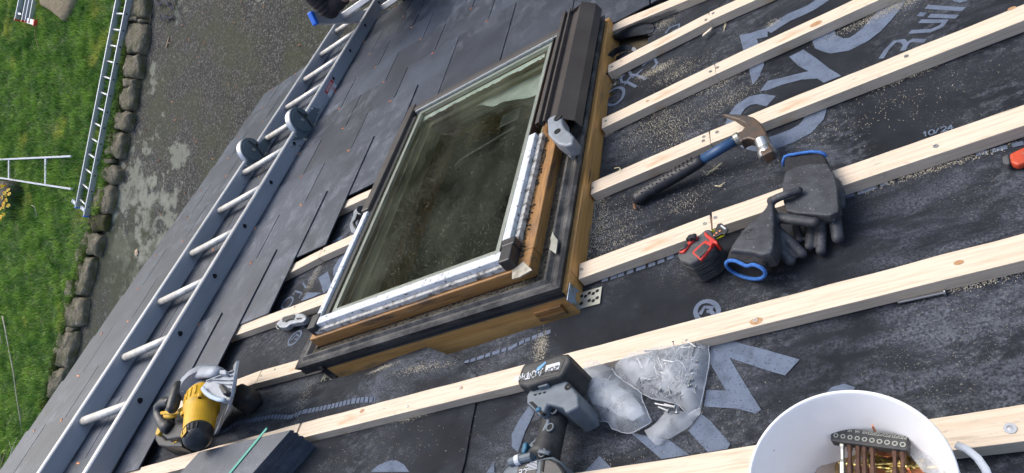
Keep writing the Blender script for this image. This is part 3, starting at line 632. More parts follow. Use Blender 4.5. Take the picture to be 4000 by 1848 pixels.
# weathered white beads round the glass (near half only) and brown covers on the far half
def bead(mb, u0, v0, u1, v1, wd, z0, z1): 
    a, b = W(u0, v0, (z0 + z1) / 2), W(u1, v1, (z0 + z1) / 2); mb.bar(a, b, wd, z1 - z0); return mb
add(bead(MB(), -.030, -.0125, .588, -.0125, .0235, .067, .093), 'glazing_bead', m_white, wn, bev=.002)
add(bead(MB(), -.040, -.0305, .598, -.0305, .0105, .0665, .080), 'soiled_bead', m_whited, wn, bev=.002)
add(bead(MB(), .5755, .0335, .5755, .405, .0215, .067, .093), 'glazing_bead', m_white, wn, bev=.002)
add(bead(MB(), .5945, .0285, .5945, .41, .0125, .0665, .082), 'soiled_bead', m_whited, wn, bev=.002)
add(bead(MB(), -.0300, .0, -.0300, .395, .019, .067, .093), 'glazing_bead', m_white, wn, bev=.002)
add(bead(MB(), -.010, .0, -.010, .86, .018, .067, .0855), 'gasket', m_rubber, wn)
add(bead(MB(), .563, .008, .563, .90, .003, .067, .0905), 'gasket', m_rubber, wn)
cap = MB(); bead(cap, .572, -.014, .602, -.014, .046, .0665, .0965); bead(cap, .586, .010, .586, .032, .034, .0665, .0955); add(cap, 'corner_cap', m_black, wn, bev=.003)
cap = MB(); bead(cap, -.052, -.012, -.022, -.012, .046, .0665, .0962); add(cap, 'corner_cap', m_blackdust, wn, bev=.003)
# far edge
add(bead(MB(), -.01, .889, .575, .889, .012, .067, .0905), 'spacer_bead', mat('ribbed_silver', (.52, .55, .56), .4, metal=.5, c2=(.3, .31, .31), scale=160), wn)
add(bead(MB(), -.04, .908, .60, .908, .026, .067, .0935), 'cover_strip', m_brown, wn, bev=.002)
# left brown cover
add(bead(MB(), -.0345, .40, -.0345, .93, .030, .067, .0975), 'cover_strip', m_brown, wn, bev=.003)
# right folded cover
prof = [(.585, .088), (.586, .103), (.598, .104), (.6, .088), (.606, .0885), (.608, .1015), (.614, .1018), (.616, .0885), (.634, .092), (.655, .104), (.690, .076), (.696, .050)]
mb = MB(); n = len(prof); V0, V1 = .415, .985
for v in (V0, V1): mb.v += [W(u, v + (.012 if u < .65 else (-.006 if v == V0 else .012)), z) for u, z in prof]
mb.f = [(i, i + 1, n + i + 1, n + i) for i in range(n - 1)]
add(mb, 'cover_profile', m_brown, wn, solid=.0018)
mb = MB(); mb.prism([W(.60, V1 - .004, .066), W(.60, V1 - .004, .098), W(.654, V1 - .004, .1035), W(.692, V1 - .004, .073), W(.692, V1 - .004, .05)], (W(0, .004, 0) - W(0, 0, 0))); add(mb, 'cover_end', m_brown, wn)
# glass: two panes, spacer bar
m_glass = bpy.data.materials.new('dusty_reflecting_glass'); m_glass.use_nodes = True; N, L = nodes(m_glass); N.remove(N['Principled BSDF'])
out = N['Material Output']; tr = N.new('ShaderNodeBsdfTransparent'); tr.inputs[0].default_value = (.92, .96, .91, 1); gl = N.new('ShaderNodeBsdfGlossy'); gl.inputs['Roughness'].default_value = .03
fr = N.new('ShaderNodeFresnel'); fr.inputs[0].default_value = 1.5; mx = N.new('ShaderNodeMixShader'); L.new(fr.outputs[0], mx.inputs[0]); L.new(tr.outputs[0], mx.inputs[1]); L.new(gl.outputs[0], mx.inputs[2])
df = N.new('ShaderNodeBsdfDiffuse'); df.inputs[0].default_value = (.30, .32, .24, 1); tc = N.new('ShaderNodeTexCoord')
def nn(s, a, b, am, det=4, st=(1, 1, 1)):
    mp = N.new('ShaderNodeMapping'); mp.inputs['Scale'].default_value = st; L.new(tc.outputs['Object'], mp.inputs[0]); n = N.new('ShaderNodeTexNoise'); n.inputs['Scale'].default_value = s; n.inputs['Detail'].default_value = det; L.new(mp.outputs[0], n.inputs[0])
    r = N.new('ShaderNodeMapRange'); r.inputs[1].default_value = a; r.inputs[2].default_value = b; r.inputs[4].default_value = am; L.new(n.outputs[0], r.inputs[0]); return r.outputs[0]
a1 = nn(420, .645, .69, .8, 2); a2 = nn(7, .36, .85, .16, 14, (1.2, .7, 1)); a3 = N.new('ShaderNodeMath'); a3.operation = 'MAXIMUM'; L.new(a1, a3.inputs[0]); L.new(a2, a3.inputs[1])  # fine specks are dust; broad olive mottling paints the tree reflection into the colour
mx2 = N.new('ShaderNodeMixShader'); L.new(a3.outputs[0], mx2.inputs[0]); L.new(mx.outputs[0], mx2.inputs[1]); L.new(df.outputs[0], mx2.inputs[2]); L.new(mx2.outputs[0], out.inputs[0])
m_glass2 = bpy.data.materials.new('inner_glass'); m_glass2.use_nodes = True; N, L = nodes(m_glass2); N.remove(N['Principled BSDF'])
tr = N.new('ShaderNodeBsdfTransparent'); tr.inputs[0].default_value = (.86, .9, .85, 1); gl = N.new('ShaderNodeBsdfGlossy'); gl.inputs['Roughness'].default_value = .02; fr = N.new('ShaderNodeFresnel'); fr.inputs[0].default_value = 1.5; mx = N.new('ShaderNodeMixShader')
L.new(fr.outputs[0], mx.inputs[0]); L.new(tr.outputs[0], mx.inputs[1]); L.new(gl.outputs[0], mx.inputs[2]); L.new(mx.outputs[0], N['Material Output'].inputs[0])
mb = MB().add([W(0, -.001, .0855), W(GW - .001, -.001, .0855), W(GW - .001, .885, .0855), W(0, .885, .0855)], [(0, 1, 2, 3)]); add(mb, 'glass_pane', m_glass, wn)
mb = MB().add([W(.002, .001, .0715), W(GW - .004, .001, .0715), W(GW - .004, .882, .0715), W(.002, .882, .0715)], [(0, 1, 2, 3)]); add(mb, 'glass_pane', m_glass2, wn)
frs = ringbox(.008, .556, .008, .878, .013, .013, .0725, .0835); add(frs, 'spacer_bar', m_alu, wn)
# torn white foil along the far edge under the glass
m_foil = mat('white_foil', (.85, .87, .9), .6, c2=(.7, .73, .76), scale=30)
mb = MB(); n = 60; rr = random.Random(5); top = []; bot = []
for i in range(n + 1):
    u = .02 + .50 * i / n; top.append(W(u, .862, .069)); bot.append(W(u, .862 - .010 - .020 * abs(noise.noise(Vector((u * 22, 1, 0)))) - .012 * rr.random() * (.3 + u), .066))
mb.add(top + bot, [(i, i + 1, n + i + 2, n + i + 1) for i in range(n)]); add(mb, 'torn_foil', m_foil, wn)
# plastic sheet caught under the glass at the far right, whitened to paint in a pale reflection
m_sheetp = mat('whitened_sheet', (.88, .9, .92), .25, c2=(.7, .73, .76), scale=20)
N, L = nodes(m_sheetp); N['Principled BSDF'].inputs['Alpha'].default_value = .85
mb = MB().patch([W(*q, 0) for q in ((.20, .862), (.30, .80), (.42, .755), (.555, .70), (.555, .875), (.21, .875))], lambda x, y: .052 + .012 * noise.noise(Vector((x * 14, y * 14, 2))), .015); add(mb, 'plastic_sheet', m_sheetp, wn, smooth=True)
# handle bar inside the sash at the far side
mb = MB(); mb.bar(W(.20, .62, -.01), W(.40, .66, -.01), .012, .012); mb.box(W(.38, .70, .0), (.07, .06, .02)); mb.tube([W(.20, .62, -.01), W(.185, .60, -.01), (W(.19, .58, -.01))], .008, 8); add(mb, 'handle', m_black, wn, bev=.002)
# room shaft below
m_shaft = mat('shaft_lining', (.20, .19, .12), .8, c2=(.13, .125, .08), scale=3, stretch=(1, 1, 1))
mb = MB()
for (ua, va, ub, vb) in ((.0, .0, .57, .0), (.57, .0, .57, .89), (.57, .89, 0, .89), (0, .89, 0, 0)):
    mb.add([W(ua, va, -.106), W(ub, vb, -.106), W(ub, vb, -.52), W(ua, va, -.52)], [(0, 1, 2, 3)])
add(mb, 'shaft_lining', m_shaft, wn)
m_floor = mat('room_floor', (.06, .066, .034), .9, c2=(.045, .05, .028), scale=3)
mb = MB().box(W(.28, .44, -.56), (1.6, 1.6, .03)); add(mb, 'room_surface', m_floor, wn)
# hinges
def hinge_r():
    mb = MB(); c = at(*t(3, 330, 960), .10)
    o1 = [(262, 905), (285, 880), (330, 862), (375, 885), (382, 935), (400, 965), (440, 1000), (465, 1030), (455, 1085), (400, 1100), (345, 1085), (300, 1050), (270, 1010)]
    mb.slab(T_(3, o1), ww(.070), ww(.108)); o2 = [(262, 905), (300, 868), (330, 862), (330, 925), (285, 935), (268, 960), (270, 1010), (258, 1000)]
    o = add(mb, 'pivot_hinge', m_cast, wn, bev=.005, segs=3)
    for p, r in (((348, 890), .0085), ((343, 993), .0062)):
        mb = MB().lathe(at(*t(3, *p), ww(.108)), (0, 0, 1), [(r * 1.35, -.001), (r * 1.3, .0022), (r, .0024), (r * .95, .0014), (0, .0012)], 20); add(mb, 'bolt_hole', m_dark, o)
    mb = MB().slab(T_(3, [(400, 1090), (455, 1085), (470, 1120), (440, 1190), (405, 1150)]), ww(.045), ww(.060)); add(mb, 'hinge_foot', m_cast, o, bev=.002)
hinge_r()
mb = MB(); c = at(*t(6, 770, 400), .06); mb.slab(T_(6, [(735, 395), (770, 372), (800, 375), (795, 420), (765, 430), (770, 470), (745, 575), (712, 555), (702, 510), (715, 470), (728, 440)]), ww(.030), ww(.070))
hl = add(mb, 'pivot_hinge', m_cast, wn, bev=.004); mb = MB().tube([at(*t(6, 790, 392), ww(.07)), at(*t(6, 790, 392), ww(.086))], .0115, 18); mb.tube([at(*t(6, 790, 392), ww(.086)), at(*t(6, 790, 392), ww(.087))], .006, 12); add(mb, 'pivot_pin', m_black, hl, bev=.0015)
mb = MB().tube([at(*t(6, x, y), ww(.073)) for x, y in ((768, 430), (752, 470), (735, 490), (745, 520), (760, 525))], .0035, 8); add(mb, 'spring', m_black, hl)
# catch plate and grime
mb = MB().slab(T_(7, [(305, 560), (320, 590), (345, 620), (340, 660), (330, 725), (282, 690), (295, 640), (290, 610)]), ww(.044), ww(.047)); add(mb, 'catch_plate', m_galv, wn)
mb = MB().slab(T_(7, [(0, 850), (85, 785), (150, 845), (55, 900), (0, 915)]), ww(.0668), ww(.0695)); add(mb, 'label_plate', mat('old_label', (.55, .50, .40), .6, c2=(.25, .22, .17), scale=60), wn)
# crumbs of dirt along the groove
mb = MB(); rr = random.Random(9)
for i in range(420):
    if rr.random() < .5: u, v = GW + rr.uniform(.066, .092), rr.uniform(-.05, .40)
    else: u, v = rr.uniform(-.06, .64), -rr.uniform(.046, .068)
    if rr.random() < .3: u, v, z = rr.uniform(.60, .612), rr.uniform(-.02, .4), .068
    else: z = .034
    s = rr.uniform(.0012, .0035); mb.ball(W(u, v, z), (s, s * .7, s * .6), 4, 5)
add(mb, 'dirt_crumbs', m_dirt, wn, kind='stuff')
# galvanised angle brackets
def bracket(name_px, z_up, holes, lab):
    return
br = MB(); plate = T_(7, [(498, 1143), (512, 1020), (678, 972), (662, 1100)]); br.slab(plate, .0015, .0035)
b0 = at(*t(7, 498, 1143), .003); b1 = at(*t(7, 512, 1020), .003); a0 = at(*t(7, 412, 1075), .040); a1_ = at(*t(7, 432, 948), .052)
th_ = (b1 - b0).cross(a0 - b0).normalized() * .0022
bo = add(br, 'angle_bracket', m_galv, wn)
mb = MB().prism([b0, b1, a1_, a0], th_); add(mb, 'upright_leaf', m_zincold, bo)
for p in ((643, 1005), (643, 1058), (613, 1025), (613, 1080), (583, 1022), (583, 1078), (555, 1045), (525, 1045), (523, 1100)):
    mb = MB().lathe(at(*t(7, *p), .0036), (0, 0, 1), [(.0042, 0), (.0026, .0004), (0, .0003)], 12); add(mb, 'screw_hole', m_dark, bo)
br = MB().slab(T_(10, [(480, 522), (515, 438), (585, 490)]), .0015, .0035); bo = add(br, 'angle_bracket', m_galv, wn)
for p in ((505, 492), (530, 478), (543, 482)): mb = MB().lathe(at(*t(10, *p), .0036), (0, 0, 1), [(.0042, 0), (.0026, .0004), (0, .0003)], 12); add(mb, 'screw_hole', m_dark, bo)
mb = MB().slab(T_(10, [(385, 350), (450, 325), (500, 395), (410, 385)]), ww(.002), ww(.014)); add(mb, 'flashing_corner', m_blackdust, wn)
# ------------------------------------------------------------------ ladders
def d_ring(c, ax, up, r): # D-shaped rung end
    a = Vector(ax).normalized(); u = Vector(up).normalized(); s_ = a.cross(u); pts = []
    for i in range(20):
        th = 2 * PI * i / 20; x, y = math.cos(th), math.sin(th); k = 1.0 if y > 0 else .78
        pts.append(c + s_ * (x * r * (1.0 - .25 * max(0, y))) + u * (y * r * k))
    return pts
def ladder_rails(mb, a, b, w_, h_, up): mb.bar(a, b, w_, h_, up)
ld = thing('folding_ladder', 'aluminium folding ladder with two round hinges lying on the slates beside the window', 'ladder', (-1.79, .7, .04))
xL, xR = -1.968, -1.605
def rail(x, ya, yb, name='rail'):
    mb = MB(); mb.bar((x, ya, .0725), (x, yb, .0725), .024, .066, (0, 0, 1)); o = add(mb, name, m_alurail, ld, bev=.004)
    mb = MB().box((x - .001, (ya + yb) / 2, .1062), (.018, abs(yb - ya), .0012)); add(mb, 'rail_edge', m_alu, o); return o
yh = 1.665
rls = {}
for x in (xL, xR):
    rls[x] = [rail(x, -1.6, yh - .07), rail(x, yh + .07, 2.98)]
for k in range(18):
    y = .218 + .262 * (k - 6)
    if y > 2.95: break
    mb = MB().bar((xL + .0125, y, .078), (xR - .0125, y, .078), .030, .024, (0, 0, 1)); mb2 = MB().tube([(xL + .0125, y, .078), (xR - .0125, y, .078)], .0165, 16, flat=.85)
    rg = add(mb2, 'rung', m_rung, ld, smooth=True)
    c = Vector((xR + .0125, y, .078)); mb = MB(); outer = d_ring(c, (1, 0, 0), (0, 0, 1), .0155); inner = d_ring(c, (1, 0, 0), (0, 0, 1), .0105)
    m_ = 20; mb.add(outer + inner + [p + Vector((.002, 0, 0)) for p in outer] + [p + Vector((.002, 0, 0)) for p in inner],
        [(2 * m_ + i, 2 * m_ + (i + 1) % m_, 3 * m_ + (i + 1) % m_, 3 * m_ + i) for i in range(m_)] + [(i, (i + 1) % m_, 2 * m_ + (i + 1) % m_, 2 * m_ + i) for i in range(m_)] + [(m_ + i, 3 * m_ + i, 3 * m_ + (i + 1) % m_, m_ + (i + 1) % m_) for i in range(m_)])
    add(mb, 'rung_end', m_alurail, rg)
    mb = MB().add([p + Vector((.0008, 0, 0)) for p in inner], [tuple(range(m_))]); add(mb, 'rung_socket', m_dark, rg)
for x in (xL, xR):
    c = Vector((x, yh, .105)); hx = .019
    mb = MB().tube([c - Vector((hx, 0, 0)), c + Vector((hx, 0, 0))], .066, 40); o = add(mb, 'hinge', m_hinge, ld, bev=.003)
    mb = MB().tube([c - Vector((hx - .006, 0, 0)), c + Vector((hx - .006, 0, 0))], .0675, 40); add(mb, 'hinge_rim', m_alu, o)
    mb = MB().tube([c + Vector((hx, 0, 0)), c + Vector((hx + .004, 0, 0))], .056, 40); add(mb, 'hinge_cover', m_hinge, o, bev=.002)
    mb = MB().tube([c + Vector((hx + .004, 0, 0)), c + Vector((hx + .009, 0, 0))], .009, 12); add(mb, 'hinge_pin', m_galv, o, bev=.002)
    e = Vector((hx + .005, 0, 0))
    mb = MB().prism([Vector((x + .0125, yh - .04, .1)), Vector((x + .0125, yh - .13, .095)), Vector((x + .0125, yh - .06, .046)), Vector((x + .0125, yh - .02, .045))], (.004, 0, 0))
    mb.prism([Vector((x + .0125, yh + .03, .1)), Vector((x + .0125, yh + .12, .09)), Vector((x + .0125, yh + .15, .06)), Vector((x + .0125, yh + .03, .045))], (.004, 0, 0)); add(mb, 'hinge_plate', m_hinge, o)
    mb = MB().tube([c + e + Vector((0, .020, .045)), c + e + Vector((.006, .024, .01)), c + e + Vector((.006, .018, -.025)), c + e + Vector((0, .012, -.055))], .0032, 8); add(mb, 'hinge_lever', m_black, o)
    mb = MB().box(c + e + Vector((0, .037, .0)), (.006, .012, .014)); add(mb, 'latch', m_dark, o)
    mb = MB()
    for yy, zz in ((-.10, .09), (-.16, .085), (-.12, .055), (-.19, .055), (.11, .09), (.16, .085), (.12, .055), (.18, .058), (.20, .09)):
        add(MB().ball((x + .0165 if abs(yy) < .13 else x + .0125, yh + yy, zz), .0048, 5, 8), 'rivet', m_galv, o)
# warning sticker on the right rail
c0, c1, c2, c3_ = [at(*t(2, *p), 0) for p in ((512, 690), (560, 597), (612, 640), (562, 740))]
xs_ = xR + .0122
def onrail(px, py):                                     # where a pixel hits the outer face of the right rail
    d = ray(px, py); return CC + d * ((xs_ - CC.x) / d.x)
q = [onrail(*t(2, *p)) for p in ((516, 690), (565, 597), (610, 648), (560, 740))]
mb = MB().prism(q, (.0008, 0, 0)); st = add(mb, 'warning_sticker', m_white, ld)
mb = MB().prism([p + Vector((.0009, 0, 0)) for p in (q[0], q[1], q[1].lerp(q[2], .48), q[0].lerp(q[3], .48))], (.0004, 0, 0)); add(mb, 'red_field', m_red, st)
mb = MB(); 
for i in range(4):
    a = q[0].lerp(q[3], .1 + .09 * i) + Vector((.0016, 0, 0)); b = q[1].lerp(q[2], .1 + .09 * i) + Vector((.0016, 0, 0)); mb.strip([a, b], .001, lambda x, y: 0) if 0 else mb.bar(a.lerp(b, .12), a.lerp(b, .85), .0018, .0002, (1, 0, 0))
add(mb, 'small_print', m_white, st)
mb = MB(); cc = q[0].lerp(q[2], .72).lerp(q[3].lerp(q[2], .5), .4) + Vector((.0012, 0, 0)); mb.tube([cc + Vector((0, .009 * math.cos(i * PI / 8), .012 * math.sin(i * PI / 8))) for i in range(16)], .001, 6, closed=True); mb.bar(cc + Vector((0, 0, -.006)), cc + Vector((0, 0, .006)), .003, .0006, (1, 0, 0)); add(mb, 'symbol', m_red, st)
# long ladder on the lawn
def ground_ladder(name, lab, A0, A1, B0, B1, h, thick, deep, nr, r_a, r_b, mr, group=None, foot=None, bar=False):
    a0, a1, b0, b1 = (gat(*p, h) for p in (A0, A1, B0, B1)); o = thing(name, lab, 'ladder', (a1 + b1) / 2 - Vector((0, 0, h)), group, S=I4)
    for p, q in ((a0, a1), (b0, b1)):
        mb = MB().bar(p - Vector((0, 0, deep / 2)), q - Vector((0, 0, deep / 2)), thick, deep); add(mb, 'rail', mr, o, bev=.004)
    sd2 = (b0 - a0); sd2.z = 0
    for k in range(nr):
        f = r_a + (r_b - r_a) * k / (nr - 1); p, q = a1.lerp(a0, f), b1.lerp(b0, f)
        if bar: mb = MB().bar(p - Vector((0, 0, deep / 2)), q - Vector((0, 0, deep / 2)), bar, deep * .5)
        else: mb = MB().tube([p - Vector((0, 0, deep / 2)), q - Vector((0, 0, deep / 2))], .0155, 10)
        rg = add(mb, 'rung', m_white if bar else m_alu, o, smooth=not bar)
        if not bar:
            d = (q - p).normalized(); mb = MB().tube([q - Vector((0, 0, deep / 2)) + d * (thick / 2 - .001), q - Vector((0, 0, deep / 2)) + d * (thick / 2 + .0015)], .013, 10); add(mb, 'rung_end', m_dark, rg)
    return o, a0, a1, b0, b1
m_alu2 = mat('pale_aluminium', (.44, .47, .52), .45, metal=.4, c2=(.38, .40, .44), scale=4, specks=(.12, .12, .13), spscale=22, spthr=.70)
def extend(p, q, k): return (p[0] + (p[0] - q[0]) * k, p[1] + (p[1] - q[1]) * k)
A1p, B1p = t(5, 566, 372), t(5, 630, 438); A0p, B0p = t(1, 872, 0), t(1, 951, 0)
gl_, a0, a1, b0, b1 = ground_ladder('long_ladder', 'long aluminium ladder lying on the grass along the kerb stones, with a blue foot', extend(A0p, A1p, .25), A1p, extend(B0p, B1p, .25), B1p, .10, .026, .085, 17, .035, 1.0, m_alu2)
dl = (b1 - b0).normalized()
for e_, nme in ((a1, 0), (b1, 1)):
    mb = MB().bar(e_ - Vector((0, 0, .0425)), e_ + dl * .018 - Vector((0, 0, .0425)), .030, .088); add(mb, 'rubber_foot', m_blue, gl_, bev=.004)
    sl = (a1 - b1).normalized(); cen = e_ - dl * (.05 + .03 * nme) + Vector((0, 0, -.01)); mb = MB().bar(cen, cen + sl * .10, .05, .03); add(mb, 'stabiliser_bracket', m_alu2, gl_, bev=.003); mb = MB().bar(cen + sl * .10, cen + sl * .125, .055, .04); add(mb, 'bracket_cap', m_white, gl_, bev=.003)
# white step ladder half
ground_ladder('step_ladder', 'white painted tapering ladder section lying on the lawn near the daffodils', (-260, 635), (275, 610), (-260, 655), (275, 738), .06, .030, .045, 5, .155, 1.12, m_white, bar=.042)
# red-footed ladder stack, top left
p0, p1 = t(1, 98, 138), t(1, 130, -30)
lg = thing('aluminium_ladder', 'folded aluminium ladder with red feet at the top left of the lawn', 'ladder', gat(70, 80), S=I4)
for dx, hh in ((6, .13), (58, .12), (84, .11), (112, .10)):
    a, b = gat(*t(1, 98 + dx, 138 + dx * .18), hh), gat(*t(1, 150 + dx * 1.0, -120), hh); mb = MB().bar(a - Vector((0, 0, hh / 2)), b - Vector((0, 0, hh / 2)), .025, hh * .8); add(mb, 'rail', m_alu2, lg, bev=.003)
    d = (a - b).normalized(); mb = MB().bar(a - Vector((0, 0, hh / 2)), a + d * .03 - Vector((0, 0, hh / 2)), .03, hh * .85); add(mb, 'red_foot', m_red, lg, bev=.003)
mb = MB().bar(gat(*t(1, 125, 100), .08), gat(*t(1, 165, 108), .08), .035, .035); add(mb, 'rung', m_alu2, lg)
a, b = gat(*t(1, 205, 155), .06), gat(*t(1, 262, 172), .06); mb = MB().bar(a, b, .09, .04); add(mb, 'stabiliser_bar', m_alu2, lg, bev=.003); d = (b - a).normalized(); mb = MB().bar(b, b + d * .045, .11, .06); add(mb, 'stabiliser_foot', m_red, lg, bev=.004)
# ------------------------------------------------------------------ kerb stones
m_stone = mat('kerb_stone', (.19, .16, .105), .9, c2=(.10, .085, .052), scale=7, bump=.03, bscale=16, specks=(.30, .28, .22), spscale=30, spthr=.60, island=.25)
add_layer(m_stone, (.07, .075, .015), 5, .52, .64, .75, det=8)
m_moss = mat('mossy_stone', (.030, .024, .012), .95, c2=(.075, .070, .010), scale=9, bump=.02, bscale=40)
m_sand = mat('sandstone', (.26, .21, .125), .9, c2=(.17, .13, .075), scale=9, bump=.012, bscale=30, stretch=(1, 2.2, 1))
add_layer(m_sand, (.09, .065, .035), 6, .55, .66, .6)
def resample(P, n):
    L_ = [0]; 
    for i in range(len(P)): L_.append(L_[-1] + (P[(i + 1) % len(P)] - P[i]).length)
    o = []
    for k in range(n):
        d = L_[-1] * k / n; i = max(j for j in range(len(P)) if L_[j] <= d + 1e-9); f = (d - L_[i]) / max(1e-9, L_[i + 1] - L_[i]); o.append(P[i].lerp(P[(i + 1) % len(P)], f))
    return o
def stone(n, pts, m, lab, cat='kerb stone', ztop=.015, zb=-.10, group='rough stones edging the lawn', shrink=.99, name='kerb_stone', shift=-9, rough=.034):
    px = [t(n, *p) for p in pts]; px = [(x + shift / 1.9, y) for x, y in px]
    P = [gat(x, y, ztop) for x, y in px]; c = sum(P, Vector()) / len(P); P = resample(P, 36); sd_ = random.random() * 99; mb = MB(); rings = []
    if (P[1] - P[0]).cross(P[2] - c).z < 0: pass
    H = [(zb, shrink + .06), (zb + (ztop - zb) * .5, shrink + .05), (ztop - .030, shrink + .02), (ztop - .008, shrink * .93), (ztop + .004, shrink * .78), (ztop + .010, shrink * .4)]
    k = 36
    for z, s in H:
        for p in P:
            q = c + (p - c) * s; q.z = z; nn_ = noise.noise_vector(Vector((q.x * 9 + sd_, q.y * 9, z * 9))) * rough * (1 if z > zb + .01 else 0); mb.v.append(q + nn_)
    for i in range(len(H) - 1):
        for j in range(k): j2 = (j + 1) % k; mb.f.append((i * k + j, i * k + j2, (i + 1) * k + j2, (i + 1) * k + j))
    mb.v.append(Vector((c.x, c.y, ztop + .008))); b = (len(H) - 1) * k
    for j in range(k): mb.f.append((b + j, b + (j + 1) % k, len(mb.v) - 1))
    o = add(mb, name, m, label=lab, cat=cat, group=group, S=I4, smooth=True); return o
ST = [
 (1, [(975, -60), (1100, -60), (1100, 60), (1092, 125), (972, 118)], 0, 'flat brown kerb slab at the top edge beside the long ladder'),
 (1, [(968, 122), (1040, 128), (1035, 160), (965, 150)], 0, 'small flat packing stone between two big kerb slabs'),
 (1, [(1042, 142), (1085, 135), (1092, 160), (1048, 167)], 0, 'small rounded packing stone next to the flat one'),
 (1, [(955, 168), (1090, 180), (1088, 300), (1060, 398), (965, 392), (935, 330)], 0, 'long kerb slab blotched with white lichen'),
 (1, [(960, 415), (1055, 410), (1050, 500), (1040, 580), (915, 574), (935, 500)], 0, 'squarish kerb stone with yellow moss on its lawn side'),
 (1, [(932, 592), (1020, 588), (1015, 650), (935, 655)], 0, 'low kerb stone wedged under the mossy square one'),
 (1, [(932, 662), (1008, 650), (1000, 790), (975, 825), (890, 820), (905, 700)], 0, 'dark tall kerb stone left of the pale driveway streak'),
 (1, [(880, 832), (985, 850), (965, 960), (930, 990), (868, 962)], 0, 'angular wedge-shaped kerb stone with a bright ridge'),
 (1, [(850, 970), (935, 1015), (925, 1100), (900, 1190), (785, 1160), (820, 1060)], 0, 'tilted grey kerb boulder above the pebble'),
 (5, [(748, 2), (848, 8), (852, 38), (752, 40)], 0, 'thin pale kerb pebble above the round boulder'),
 (5, [(762, 60), (850, 47), (898, 90), (885, 165), (850, 195), (755, 185), (748, 120)], 0, 'round smooth kerb boulder beside the orange scrap'),
 (5, [(742, 220), (830, 205), (852, 260), (830, 380), (800, 420), (732, 410), (692, 370), (686, 300)], 0, 'largest egg-shaped kerb boulder'),
 (5, [(667, 430), (750, 427), (800, 430), (790, 500), (770, 555), (702, 550), (658, 490)], 1, 'black mossy kerb stone by the blue ladder foot'),
 (5, [(652, 552), (760, 590), (740, 680), (715, 745), (652, 720), (602, 640)], 0, 'flat pale slab of kerb stone below the mossy one'),
 (5, [(607, 667), (643, 685), (640, 760), (600, 783), (572, 778), (577, 700)], 0, 'small pale upright kerb stone next to the moss tuft'),
 (5, [(592, 800), (650, 755), (698, 762), (680, 880), (642, 1000), (620, 1040), (572, 1030), (566, 900)], 0, 'long narrow kerb boulder with a flat top'),
 (5, [(502, 920), (558, 925), (568, 990), (554, 1058), (500, 1048), (490, 990)], 0, 'small upright kerb stone beside the long narrow boulder'),
 (5, [(482, 1042), (638, 1070), (612, 1255), (545, 1278), (472, 1265)], 0, 'square-cut kerb block above the tall cracked one'),
 (9, [(500, 97), (560, 97), (550, 120), (506, 122)], 0, 'little chipped kerb stone wedged under the square-cut block'),
 (9, [(452, 110), (566, 125), (558, 220), (500, 395), (412, 388), (407, 250)], 0, 'tall cracked kerb block with two pale faces'),
 (9, [(385, 420), (498, 402), (450, 520), (382, 632), (352, 610), (362, 500)], 0, 'last kerb block before the roof edge hides the row')]
for n, pts, mm, lab in ST: stone(n, pts, m_moss if mm else m_stone, lab)
stone(1, [(282, -20), (290, 30), (370, 75), (430, 125), (465, 155), (510, 90), (545, -20), (560, -90), (290, -90)], m_sand, 'flat angular sandstone slab lying on the grass', 'slab', .09, -.02, None, .97, 'stone_slab', -6, .006)
# moss edge tufts between lawn and kerb
gv.clear(); gf.clear()
bl = [gat(x - 8, y, 0) for x, y in border_px]
for a, b in zip(bl, bl[1:]):
    for i in range(1100):
        p = a.lerp(b, rnd.random()); blade(p.x + rnd.gauss(0, .05), p.y, .045, -.01)
mg = MB(); mg.v = [Vector(v) for v in gv]; mg.f = list(gf)
add(mg, 'edge_moss', mat('moss_tufts', (.13, .13, .02), .8, c2=(.07, .10, .015), scale=2, island=.4), S=I4, kind='stuff', label='yellow-green moss tufts along the kerb stones', cat='moss', org=(0, 0, 0))
# ------------------------------------------------------------------ plants and litter on the ground
m_leafg = mat('daffodil_leaf', (.035, .10, .025), .6, c2=(.06, .14, .03), scale=20); m_yel = mat('daffodil_petal', (.80, .62, .02), .5); m_yel2 = mat('daffodil_trumpet', (.85, .40, .01), .5)
m_bark = mat('twig_bark', (.28, .20, .13), .9, c2=(.15, .11, .08), scale=30); m_palestick = mat('bleached_stick', (.55, .50, .40), .9, c2=(.4, .36, .28), scale=14); m_deadleaf = mat('dead_leaf', (.42, .20, .09), .8, c2=(.25, .12, .06), scale=20)
stone(5, [(-60, 170), (30, 175), (60, 215), (40, 300), (20, 360), (-60, 380)], mat('gnarled_stump', (.20, .17, .13), .95, c2=(.07, .055, .04), scale=5, stretch=(3, 9, 3), bump=.03, bscale=14), 'weathered gnarled tree stump behind the daffodils', 'stump', .22, -.02, None, .95, 'tree_stump', 0, .02)
dps = [(45, 212), (15, 215), (62, 245), (35, 268), (50, 290), (70, 275), (18, 300), (48, 320), (38, 335), (28, 350), (62, 362), (25, 372), (8, 385), (25, 430), (6, 448), (14, 465)]
